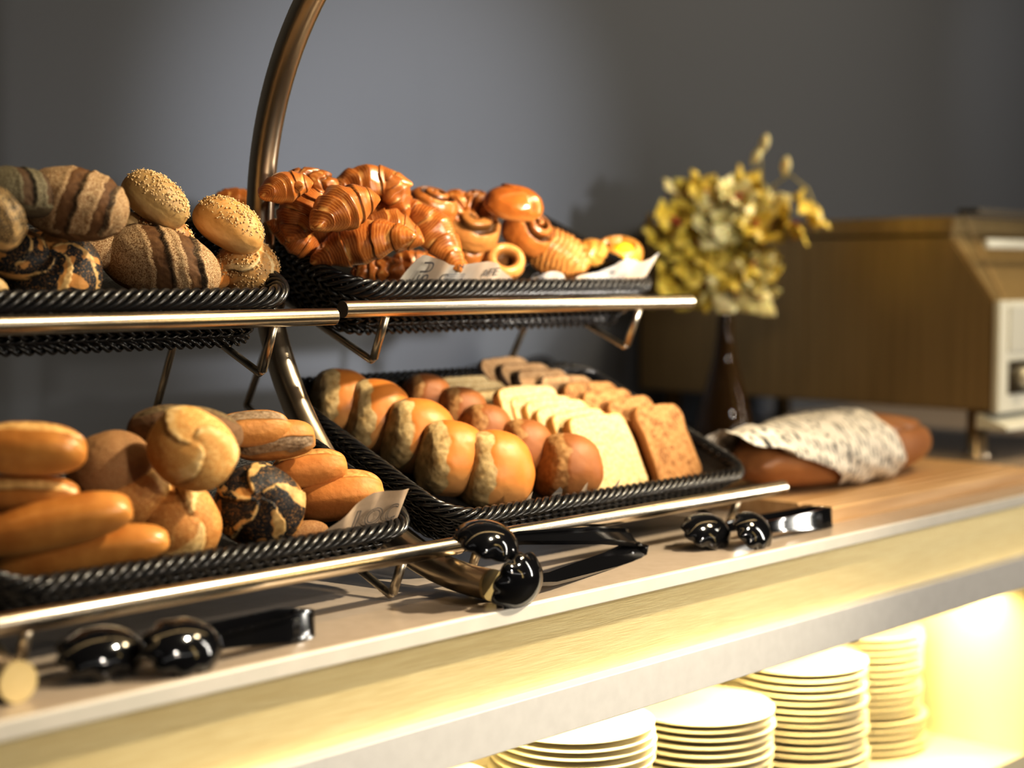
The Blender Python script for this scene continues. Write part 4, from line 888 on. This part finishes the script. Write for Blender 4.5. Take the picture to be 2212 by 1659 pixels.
lo = mesh_obj('country_loaf', P, Q, K['bigloaf'], feat=F); zc = CZ + .0205 - P[:, 2].min() - .001; lo.location = w(1.935, 1.21, zc)
tag(lo, 'long brown country loaf with slashed crust, half wrapped in printed paper', 'bread loaf')
# printed paper sleeve: follows the loaf, opening in a long slant at the front
def loaf_pt(x, a, off):
    """surface of the loaf at length x, girth angle a (0 = front -y, 90 = top)"""
    t = min(.985, abs(x) / (LL_ / 2)); r = (1 - t ** 2.6) ** (1 / 2.6)
    cy, cz = -math.cos(a), math.sin(a)
    yy = LW_ / 2 * r * cy; zz = LH_ / 1.8 * r * (cz if cz > 0 else cz * .8) - .1 * LH_ / 1.8
    s = 1 + off / max(.02, math.hypot(yy, zz))
    return Vector((x, yy * s, zz * s))
V = []; uv = []; nx, na = 60, 48
for i in range(nx + 1):
    for j in range(na + 1):
        a = math.radians(-42 + (200 + 42) * j / na); fr = sst(62, -38, np.array(math.degrees(a))).item()
        xl = -.245 + fr * .165 ; xr = .035 + .03 * math.cos(a) - .012 * math.sin(2 * a)
        if a > math.radians(62): xl = -.248
        x = xl + (xr - xl) * i / nx
        p = loaf_pt(max(-.215, min(x, .22)), a, .0095 + .0022 * math.sin(a * 5 + x * 40) ** 2 + .001 * math.sin(x * 90 + a * 3))
        if x < -.19: p = p + Vector((x + .19, 0, .010 + .18 * (-.19 - x))) * .9
        V.append(p); uv.append((x, a * .062))
Fc = [(i * (na + 1) + j, i * (na + 1) + j + 1, (i + 1) * (na + 1) + j + 1, (i + 1) * (na + 1) + j) for i in range(nx) for j in range(na)]
mp_, nt, bs = newmat('printed_wrap'); L_ = nt.links.new
tc = nd(nt, 'ShaderNodeUVMap'); tc.uv_map = 'print'
def txtmask(scale, sx, sy, thr, dist):
    mp = nd(nt, 'ShaderNodeMapping'); mp.inputs['Scale'].default_value = (sx, sy, 1); L_(tc.outputs[0], mp.inputs[0])
    wv = nd(nt, 'ShaderNodeTexWave'); wv.inputs['Scale'].default_value = scale; wv.inputs['Distortion'].default_value = dist; wv.inputs['Detail'].default_value = 2; wv.inputs['Detail Scale'].default_value = 2.2
    L_(mp.outputs[0], wv.inputs[0])
    nz = nd(nt, 'ShaderNodeTexNoise'); nz.inputs['Scale'].default_value = 60; nz.inputs['Detail'].default_value = 1; L_(tc.outputs[0], nz.inputs[0])
    a_ = nd(nt, 'ShaderNodeMath', operation='GREATER_THAN'); a_.inputs[1].default_value = thr; L_(wv.outputs['Fac'], a_.inputs[0])
    b_ = nd(nt, 'ShaderNodeMath', operation='GREATER_THAN'); b_.inputs[1].default_value = .5; L_(nz.outputs['Fac'], b_.inputs[0])
    c_ = nd(nt, 'ShaderNodeMath', operation='MULTIPLY'); L_(a_.outputs[0], c_.inputs[0]); L_(b_.outputs[0], c_.inputs[1]); return c_.outputs[0]
mx = nd(nt, 'ShaderNodeMix', data_type='RGBA'); mx.inputs['A'].default_value = (.80, .76, .68, 1); mx.inputs['B'].default_value = (.05, .05, .05, 1)
L_(txtmask(34, 1, .5, .74, 6), mx.inputs['Factor']); L_(mx.outputs['Result'], bs.inputs['Base Color']); bs.inputs['Roughness'].default_value = .6
wr = mesh_obj('printed_paper_wrap', [p[:] for p in V], Fc, mp_, loc=lo.location)
ul = wr.data.uv_layers.new(name='print')
for lp in wr.data.loops: ul.data[lp.index].uv = uv[lp.vertex_index]
tag(wr, 'white paper with black script printing wrapped around the country loaf', 'paper wrap')
def loaf_text(body, x, a0, size, parent, rot=90, bold=False):
    """lettering running round the loaf"""
    cu = bpy.data.curves.new('t', 'FONT'); cu.body = body; cu.size = size; cu.resolution_u = 3
    to = bpy.data.objects.new('t', cu); link(to); dg = bpy.context.evaluated_depsgraph_get(); me = bpy.data.meshes.new_from_object(to.evaluated_get(dg))
    bm = bmesh.new(); bm.from_mesh(me); bmesh.ops.subdivide_edges(bm, edges=list(bm.edges), cuts=1); bmesh.ops.triangulate(bm, faces=bm.faces[:])
    vs = []
    for v in bm.verts:
        a = math.radians(a0) + v.co.x / .062 * -1; vs.append(loaf_pt(x + v.co.y, a, .0125)[:])
    bm.verts.index_update(); fs = [[v.index for v in f.verts] for f in bm.faces]; bm.free(); bpy.data.objects.remove(to); bpy.data.meshes.remove(me)
    o = mesh_obj('printed_lettering', vs, fs, M['ink'], parent, smooth=False); return o
loaf_text('OZ', -.02, 112, .034, wr)

# ------------------------------------------------------------------ vase with orchids
VX, VY = 2.195, 1.593
m = MB()
m.lathe([(.0001, .002), (.044, .0), (.050, .004), (.052, .015), (.050, .045), (.042, .085), (.030, .125), (.020, .165), (.014, .205), (.0115, .25), (.0115, .285), (.0135, .298), (.0125, .300), (.0095, .285), (.0095, .21), (.016, .165), (.026, .125), (.038, .085), (.046, .045), (.047, .012), (.0001, .008)], 40)
va = m.obj('glass_vase', M['glass'], loc=w(VX, VY, CZ)); tag(va, 'slender brown glass bottle vase holding the yellow orchids', 'vase')
def blossom_meshes():
    V = []; Fc = []
    for k in range(5):
        a = 2 * PI * k / 5 + .3; Lp = .036 if k % 2 else .033; Wp = .036 if k in (1, 4) else .026; b0 = len(V); nu, nv = 8, 5
        for i in range(nu + 1):
            t = i / nu; wd = Wp / 2 * math.sin(min(1, t * 1.04) * PI * .93 + .12) ** .8 if t < 1 else .001
            for j in range(nv):
                s = (j / (nv - 1) - .5) * 2; r = .004 + t * Lp; x = r; y = s * wd; z = .010 * t * t * 1.3 - .004 * s * s + .005 * math.sin(t * 7 + k)
                V.append((x * math.cos(a) - y * math.sin(a), x * math.sin(a) + y * math.cos(a), z))
        Fc += [(b0 + i * nv + j, b0 + i * nv + j + 1, b0 + (i + 1) * nv + j + 1, b0 + (i + 1) * nv + j) for i in range(nu) for j in range(nv - 1)]
    lip = MB(); lip.lathe([(.0001, .013), (.003, .012), (.0052, .008), (.0045, .003), (.002, .0)], 10, (.003, 0, 0))
    return V, Fc, lip
bV, bF, bl = blossom_meshes()
protoB = None
rng = random.Random(11)
def spray(label, tip, n, curve, pale=.35):
    global protoB
    base = Vector(w(VX, VY, CZ + .27)); root = empty('orchid_spray', base); tag(root, label, 'flower', 'yellow orchids in the brown vase')
    tipv = Vector(w(*tip)) - base; mid = Vector((tipv.x * .30, tipv.y * .30, tipv.z * .62 + curve))
    def bez(t): return Vector((0, 0, -.12)) * (1 - t) ** 3 + Vector((0, 0, .05)) * 3 * t * (1 - t) ** 2 + mid * 3 * t * t * (1 - t) + tipv * t ** 3
    m = MB(); m.tube([bez(i / 14)[:] for i in range(15)], .0018, 6); m.obj('stem', M['stem'], root)
    for i in range(n):
        t = .40 + .60 * (i + .5) / n; p = bez(t) + Vector((rng.uniform(-1, 1), rng.uniform(-1, 1), rng.uniform(-1, 1))) * .028
        if protoB is None:
            b = mesh_obj('blossom', bV, bF, M['petal'], root); l = bl.obj('lip', M['lipflower'], b); l['label'] = 'red-brown flower lip'; protoB = b
        else: b = copy_tree(protoB, root)
        b.location = p; d = Vector((rng.uniform(-.9, .35), rng.uniform(-1.0, .25), rng.uniform(-.4, .6))) + p.normalized() * .5
        b.rotation_mode = 'QUATERNION'; b.rotation_quaternion = Quaternion(d.to_track_quat('Z', 'Y')) @ Quaternion((0, 0, 1), rng.uniform(0, 6)); s = rng.uniform(.95, 1.35); b.scale = (s, s, s)
        if rng.random() < .5:
            for ch in list(b.children):
                if b is not protoB: bpy.data.objects.remove(ch)
        if rng.random() < pale:
            b.data = palemesh(b.data)
_pm = []
def palemesh(me):
    if not _pm: c = me.copy(); c.materials.clear(); c.materials.append(M['petal2']); _pm.append(c)
    return _pm[0]
def fl(r, u, f): # bouquet-centred offsets
    return (VX + .66 * r + .75 * f, VY - .75 * r + .66 * f, .045 + u)
specs = [('orchid spray leaning far out beyond the pastry basket', fl(-.125, .02, .0), 9, .03, .15), ('orchid spray arching low over the rail end', fl(-.10, -.075, -.02), 9, .06, .1),
         ('orchid spray rising at the bouquet top beside its shadow', fl(-.065, .085, .02), 8, .03, .3), ('orchid spray in the very middle of the bouquet, brightest blossoms', fl(.01, .06, -.06), 10, .03, .55),
         ('orchid spray hanging straight down over the vase neck', fl(.01, -.085, -.05), 9, .07, .3), ('orchid spray reaching out towards the steel machine', fl(.115, .05, .0), 9, .03, .35),
         ('orchid spray drooping on the machine side', fl(.065, -.07, -.01), 8, .07, .5), ('tall orchid spray at the back of the bouquet', fl(.04, .085, .05), 8, .03, .3),
         ('orchid spray low at the rear of the bouquet', fl(-.04, -.05, .08), 8, .05, .1), ('orchid spray filling the upper middle', fl(-.02, .07, -.03), 8, .03, .4), ('orchid spray filling the side by the basket', fl(-.10, .075, .02), 8, .03, .25)]
for s in specs: spray(*s)
# a thin sprig with buds
root = empty('bud_sprig', w(VX, VY, CZ + .27)); tag(root, 'thin orchid sprig with pale buds sticking out above the bouquet', 'flower'); off = Vector(root.location)
pts = [Vector(w(*fl(*q))) - off for q in ((0, -.12, 0), (.03, .0, 0), (.07, .09, 0), (.105, .115, 0), (.135, .09, 0), (.150, .055, 0))]
m = MB(); m.tube([p[:] for p in pts], .002, 6); m.obj('stem', M['stem'], root)
for i, q in enumerate(((.152, .035, 0), (.098, .128, 0), (.062, .165, 0), (.050, .145, .0))):
    m = MB(); m.lathe([(.0001, -.018), (.005, -.012), (.0085, 0), (.006, .012), (.0001, .018)], 12); b = m.obj('bud', M['petal2'], root, loc=Vector(w(*fl(*q))) - off); b.rotation_euler = (.3, -.5 + .3 * i, 0)
m = MB(); m.tube([(Vector(w(*fl(.06, .09, 0))) - off)[:], (Vector(w(*fl(.056, .15, 0))) - off)[:]], .0018, 6); m.obj('stem', M['stem'], root)

# ------------------------------------------------------------------ conveyor toaster at the counter end
TX = 2.45
to = empty('conveyor_toaster', w(TX, 1.6, CZ)); tag(to, 'warm-tinted steel conveyor toaster at the counter end, light grey controls in front', 'toaster'); off = np.array(w(TX, 1.6, CZ))
def ext(name, poly, x0, x1, mat, parent=to, bev=.004):
    """side outline (y, z) pushed from x0 to x1"""
    bm = bmesh.new(); a = [bm.verts.new((x0 - TX, y - 1.6, z - CZ)) for y, z in poly]; b = [bm.verts.new((x1 - TX, y - 1.6, z - CZ)) for y, z in poly]; k = len(poly)
    bm.faces.new(a); bm.faces.new(b[::-1])
    for i in range(k): bm.faces.new((a[i], b[i], b[(i + 1) % k], a[(i + 1) % k]))
    bmesh.ops.recalc_face_normals(bm, faces=bm.faces[:])
    if bev: bmesh.ops.bevel(bm, geom=bm.edges[:], offset=bev, segments=2, affect='EDGES')
    bm.verts.index_update(); v = [q.co[:] for q in bm.verts]; f = [[q.index for q in g.verts] for g in bm.faces]; bm.free()
    return mesh_obj(name, v, f, mat, parent, smooth=False)
ext('body', [(1.237, -.233), (1.237, -.052), (1.318, .058), (1.985, .058), (1.985, -.233)], TX, TX + .46, M['toaster'])
ext('lid', [(1.316, .060), (1.312, .090), (1.985, .086), (1.985, .060)], TX - .004, TX + .464, M['toaster'], bev=.003)
fr = ext('control_panel', [(1.236, -.236), (1.236, -.05), (1.225, -.05), (1.225, -.236)], TX - .006, TX + .466, M['panel'], bev=.002)
ext('panel_window', [(1.226, -.135), (1.226, -.058), (1.2225, -.058), (1.2225, -.135)], TX + .028, TX + .40, M['silver'], fr, .001)
ext('panel_window', [(1.226, -.205), (1.226, -.150), (1.2225, -.150), (1.2225, -.205)], TX + .030, TX + .11, M['darkglass'], fr, .001)
m = MB(); m.lathe([(.0001, .018), (.012, .018), (.016, .012), (.018, 0)], 24); kb = m.obj('knob', M['silver'], fr, loc=(.07, 1.2225 - 1.6, -.178 - CZ)); kb.rotation_euler = (PI / 2, 0, 0)
ext('crumb_tray', [(1.26, -.262), (1.26, -.236), (1.205, -.256), (1.203, -.262)], TX - .012, TX + .46, M['panel'], bev=.001)
for fx in (.04, .42):
    for fy in (1.284, 1.93):
        m = MB(); m.lathe([(.024, 0), (.024, .006), (.017, .010), (.016, .083)], 24); m.obj('foot', M['steel'], to, loc=(fx, fy - 1.6, 0))
gd = ext('loading_guard', [(1.30, .086), (1.303, .100), (1.226, -.040), (1.228, -.048)], TX + .004, TX + .008, M['acrylic'], bev=0)
ext('guard_bar', [(1.262, .036), (1.262, .052), (1.254, .052), (1.254, .036)], TX + .004, TX + .42, M['silver'], bev=.002)
ext('guard_top', [(1.31, .094), (1.31, .102), (1.27, .102), (1.27, .094)], TX + .002, TX + .42, M['acrylic'], bev=.002)
ext('side_seam', [(1.60, -.20), (1.60, .04), (1.602, .04), (1.602, -.20)], TX - .0012, TX + .002, M['toaster'], bev=0)

# ------------------------------------------------------------------ basket liner papers
def paper_sheet(name, label, tr, x0, x1, prof, top, mat, lift=0.0, nx=70, seed=1):
    """sheet of paper in a basket: prof gives (d, n) from the basket floor up to the free edge; top(t) scales how far the edge rises"""
    V = []; k = len(prof); uv = []
    for i in range(nx + 1):
        t = i / nx; x = x0 + (x1 - x0) * t; q = top(t)
        s = np.r_[0, np.cumsum(np.hypot(np.diff([p[0] for p in prof]), np.diff([p[1] for p in prof])))]; s = s / s[-1]
        for j in range(16):
            u = j / 15 * q; d = np.interp(u, s, [p[0] for p in prof]); n = np.interp(u, s, [p[1] for p in prof])
            wv = .0025 * math.sin(x * 90 + seed + 2 * j / 15) * (j / 15) + .0015 * math.sin(x * 210 + j * .4)
            V.append(tp(tr, x, d - wv, n + wv * .4 + lift)); uv.append((x, u * .1))
    Fc = [(i * 16 + j, (i + 1) * 16 + j, (i + 1) * 16 + j + 1, i * 16 + j + 1) for i in range(nx) for j in range(15)]
    o = mesh_obj(name, V, Fc, mat); tag(o, label, 'paper')
    ul = o.data.uv_layers.new(name='print')
    for lp in o.data.loops: ul.data[lp.index].uv = uv[lp.vertex_index]
    return o
nm_, nt, bs = newmat('newsprint'); L_ = nt.links.new
uvn = nd(nt, 'ShaderNodeUVMap'); uvn.uv_map = 'print'
nz = nd(nt, 'ShaderNodeTexNoise'); nz.inputs['Scale'].default_value = 18; L_(uvn.outputs[0], nz.inputs[0])
cr = nd(nt, 'ShaderNodeValToRGB'); cr.color_ramp.elements[0].position = .42; cr.color_ramp.elements[1].position = .58; cr.color_ramp.elements[0].color = (.60, .55, .48, 1); cr.color_ramp.elements[1].color = (.54, .42, .31, 1); L_(nz.outputs['Fac'], cr.inputs[0])
bk = nd(nt, 'ShaderNodeTexBrick'); bk.inputs['Scale'].default_value = 14; bk.inputs['Mortar Size'].default_value = 0; bk.inputs['Color1'].default_value = (0, 0, 0, 1); bk.inputs['Color2'].default_value = (1, 1, 1, 1); L_(uvn.outputs[0], bk.inputs[0])
ln = nd(nt, 'ShaderNodeTexWave', bands_direction='Y'); ln.inputs['Scale'].default_value = 140; L_(uvn.outputs[0], ln.inputs[0])
g1 = nd(nt, 'ShaderNodeMath', operation='GREATER_THAN'); g1.inputs[1].default_value = .8; L_(bk.outputs['Color'], g1.inputs[0])
g2 = nd(nt, 'ShaderNodeMath', operation='MULTIPLY'); L_(g1.outputs[0], g2.inputs[0]); L_(ln.outputs['Fac'], g2.inputs[1])
g3 = nd(nt, 'ShaderNodeMath', operation='MULTIPLY'); g3.inputs[1].default_value = .7; L_(g2.outputs[0], g3.inputs[0])
mx = nd(nt, 'ShaderNodeMix', data_type='RGBA'); mx.inputs['B'].default_value = (.10, .12, .16, 1); L_(cr.outputs[0], mx.inputs['A']); L_(g3.outputs[0], mx.inputs['Factor']); L_(mx.outputs['Result'], bs.inputs['Base Color']); bs.inputs['Roughness'].default_value = .7
def edge(t):
    b = .80 + .12 * math.sin(t * 9) * math.exp(-t) ; b += .06 * math.sin(t * 23)
    b *= min(1, .45 + t * 7)
    if t > .93: b += (t - .93) * 3.2
    return min(1.0, b * .95 - .12 * math.exp(-((t - .66) / .05) ** 2))
ur = paper_sheet('liner_paper', 'newsprint paper lining the croissant basket, edge showing above the rim', 'UR', 1.165, 1.615, [(.10, -.045), (.062, -.044), (.052, -.02), (.046, .012), (.040, .036), (.034, .062)], edge, nm_)
def paper_text(body, tr, x, n0, size, parent, prof, rotz=0, outline=0.0, sx=1.0):
    """lettering printed on the risen part of a liner paper"""
    cu = bpy.data.curves.new('t', 'FONT'); cu.body = body; cu.size = size; cu.resolution_u = 4
    if outline: cu.fill_mode = 'NONE'; cu.bevel_depth = outline; cu.bevel_resolution = 0
    t = bpy.data.objects.new('t', cu); link(t); me = bpy.data.meshes.new_from_object(t.evaluated_get(bpy.context.evaluated_depsgraph_get()))
    c, s = math.cos(math.radians(rotz)), math.sin(math.radians(rotz)); vs = []; pn = [p[1] for p in prof]; pd = [p[0] for p in prof]
    for v in me.vertices:
        px, py = v.co.x * sx, v.co.y; qx, qy = px * c - py * s, px * s + py * c; nn = n0 + qy
        vs.append(tp(tr, x + qx, np.interp(nn, pn, pd) - .0042 - v.co.z * .3, nn))
    fs = [list(p.vertices) for p in me.polygons]; bpy.data.objects.remove(t); bpy.data.meshes.remove(me)
    return mesh_obj('printed_lettering', vs, fs, M['ink'], parent, smooth=False)
def flat_text(body, tr, x, d, n, size, parent, tilt=70, rotz=0, name='printed_lettering', outline=0.0, mat='ink', sx=1.0):
    cu = bpy.data.curves.new('t', 'FONT'); cu.body = body; cu.size = size; cu.resolution_u = 4
    if outline: cu.fill_mode = 'NONE'; cu.bevel_depth = outline; cu.bevel_resolution = 1
    t = bpy.data.objects.new('t', cu); link(t); me = bpy.data.meshes.new_from_object(t.evaluated_get(bpy.context.evaluated_depsgraph_get()))
    a = math.radians(tilt); vs = []; c, s = math.cos(math.radians(rotz)), math.sin(math.radians(rotz))
    for v in me.vertices:
        px, py = v.co.x * sx, v.co.y; qx, qy = px * c - py * s, px * s + py * c
        vs.append(tp(tr, x + qx, d + qy * math.cos(a) - v.co.z * math.sin(a), n + qy * math.sin(a) + v.co.z * math.cos(a)))
    fs = [list(p.vertices) for p in me.polygons]; bpy.data.objects.remove(t); bpy.data.meshes.remove(me)
    return mesh_obj(name, vs, fs, M[mat], parent, smooth=False)
pU = [(.062, -.044), (.052, -.02), (.046, .012), (.040, .036), (.034, .062)]
paper_text('SU', 'UR', 1.222, .012, .024, ur, pU, 90)
for q, (x, n_, sz, rz) in {'C': (1.240, .010, .018, 0), 'AFE': (1.305, .017, .016, 8), 'N': (1.262, .028, .011, 20), 'V': (1.365, .030, .012, -10), 'CA': (1.39, .011, .018, 5), 'M': (1.53, .020, .012, -10)}.items():
    paper_text(q, 'UR', x, n_, sz, ur, pU, rz)
# lettered brown paper in the long-roll basket
def edge2(t): return .56 + .44 * min(1, t * 1.9) ** .8
ll = paper_sheet('liner_paper', 'brown paper with big outlined letters in the basket of long rolls', 'LL', .945, 1.040, [(.085, -.042), (.060, -.040), (.052, -.015), (.0475, .012), (.042, .046)], edge2, M['paper'], nx=30)
pL = [(.060, -.040), (.052, -.015), (.0475, .012), (.042, .046)]
paper_text('-', 'LL', .962, -.002, .034, ll, pL, 4, outline=.00045); paper_text('I', 'LL', .978, .008, .030, ll, pL, 3, outline=.00045, sx=1.3)
paper_text('O', 'LL', .993, .009, .029, ll, pL, 3, outline=.00045, sx=.95); paper_text('C', 'LL', 1.019, .011, .029, ll, pL, 3, outline=.00045, sx=.7)
pr = paper_sheet('liner_paper', 'small paper corners peeping out under the front rolls of the bread basket', 'LR', 1.23, 1.40, [(.10, -.044), (.062, -.043), (.050, -.015), (.044, .022)], lambda t: .78 + .2 * math.sin(t * 22) ** 3, nm_, nx=40)

# ------------------------------------------------------------------ thin black tube in loops against the wall
cb = [(1.880, 1.985, -0.254), (1.918, 1.985, -0.204), (1.963, 1.985, -0.174), (2.033, 1.985, -0.168), (2.072, 1.965, -0.178), (2.129, 1.985, -0.167), (2.167, 1.985, -0.156), (2.212, 1.985, -0.177), (2.238, 1.985, -0.230), (2.258, 1.985, -0.279), (1.95, 1.97, -.309), (2.3, 1.9, -.309)]
m = MB(); P_ = np.array(cb); u_ = np.linspace(0, len(P_) - 1, 60); k_ = np.arange(len(P_))
Q_ = np.stack([np.interp(u_, k_, P_[:, i]) for i in range(3)], 1)
for _ in range(14): Q_[1:-1] = (Q_[:-2] + Q_[1:-1] * 2 + Q_[2:]) / 4
m.tube([(x, y, z + H) for x, y, z in Q_], .0055, 10); cbl = m.obj('black_loop', M['black']); tag(cbl, 'thin black tube looping against the wall behind the sliced bread', 'cable')

# ------------------------------------------------------------------ light
def area(name, loc, target, size, power, col, shape='DISK', sy=None, spread=None):
    l = bpy.data.lights.new(name, 'AREA'); l.energy = power; l.color = col; l.shape = shape; l.size = size
    if sy: l.size_y = sy
    if spread: l.spread = math.radians(spread)
    o = bpy.data.objects.new(name, l); link(o); o.location = w(*loc)
    o.rotation_euler = (Vector(target) - Vector(loc)).to_track_quat('-Z', 'Y').to_euler(); return o
def spot(name, loc, target, power, col, ang, blend, rad):
    l = bpy.data.lights.new(name, 'SPOT'); l.energy = power; l.color = col; l.spot_size = math.radians(ang); l.spot_blend = blend; l.shadow_soft_size = rad
    o = bpy.data.objects.new(name, l); link(o); o.location = w(*loc); o.rotation_euler = (Vector(target) - Vector(loc)).to_track_quat('-Z', 'Y').to_euler(); return o
KL = (1.05, -.40, .09)
spot('key_spot', KL, (1.82, 2.0, .15), 420, (1.0, .95, .87), 27, 1.0, .035)
spot('key_spot', KL, (1.10, 1.4, .05), 34, (1.0, .88, .70), 74, .8, .035)
spot('overhead_key', (2.0, .15, 1.25), (1.06, 1.10, -.30), 315, (1.0, .88, .67), 47, 1.0, .045)
spot('counter_spot', (1.3, -1.5, .85), (1.35, 1.02, -.40), 115, (1.0, .93, .84), 46, 1.0, .06)
area('front_strip', (1.6, -2.4, .50), (1.6, 1.3, -.1), 6.0, 12, (1.0, .96, .92), 'RECTANGLE', .05)
area('side_strip', (3.6, -.25, .35), (1.1, 1.4, .1), .08, 28, (1.0, .95, .86), 'RECTANGLE', 1.7)
area('side_warm', (2.7, -1.1, .35), (1.1, 1.4, .1), .12, 5, (1.0, .72, .30), 'RECTANGLE', 1.5)
area('ceiling_warm', (1.7, .95, 1.45), (1.7, 1.25, 0), 5.0, 15, (1.0, .70, .34), 'RECTANGLE', .08)
area('ceiling_warm', (3.0, .3, 1.5), (2.45, 1.3, -.2), .30, 28, (1.0, .80, .52))
spot('flower_fill', (3.2, .2, .8), (2.2, 1.6, .05), 115, (1.0, .92, .74), 17, .9, .04)  # added lamp, there only to brighten the bouquet
spot('toaster_fill', (1.5, .45, 1.0), (2.45, 1.32, -.06), 46, (1.0, .76, .40), 30, 1.0, .08)  # added lamp giving the toaster's side panel a golden brightness
spot('wall_end_fill', (3.4, .9, 1.3), (4.15, 2.0, .40), 26, (1.0, .95, .86), 40, 1.0, .05)  # added lamp for the bright patch at the wall's far end
for i in range(4): area('niche_light', (.55 + .62 * i, 1.10, -.453), (.55 + .62 * i, 1.18, -.8), .6, 4.6, (1.0, .78, .36), 'RECTANGLE', .03)
wd_ = bpy.data.worlds.new('room_air'); S.world = wd_; wd_.use_nodes = True; bg = wd_.node_tree.nodes['Background']; bg.inputs[0].default_value = (.9, .85, .8, 1); bg.inputs[1].default_value = .006

# ------------------------------------------------------------------ camera
cam = bpy.data.cameras.new('camera'); co = bpy.data.objects.new('camera', cam); link(co); S.camera = co
cam.sensor_fit = 'HORIZONTAL'; cam.sensor_width = 32.0; cam.lens = 3456.0 / 2212 * 32
co.matrix_world = Matrix(((0.689027, 0.051353, -0.722914, 0), (-0.724735, 0.048823, -0.687295, 0), (0.000000, 0.997486, 0.070857, H), (0, 0, 0, 1)))
cam.clip_start = .02; cam.clip_end = 50
cam.dof.use_dof = True; cam.dof.focus_distance = 1.62; cam.dof.aperture_fstop = 2.0 * 1.0
S.view_settings.view_transform = 'Standard'; S.view_settings.look = 'None'; S.view_settings.exposure = -.08; S.view_settings.gamma = .80
S.cycles.use_denoising = True
S.cycles.max_bounces = 6; S.cycles.diffuse_bounces = 3; S.cycles.glossy_bounces = 3; S.cycles.transmission_bounces = 6
S.cycles.caustics_reflective = False; S.cycles.caustics_refractive = False
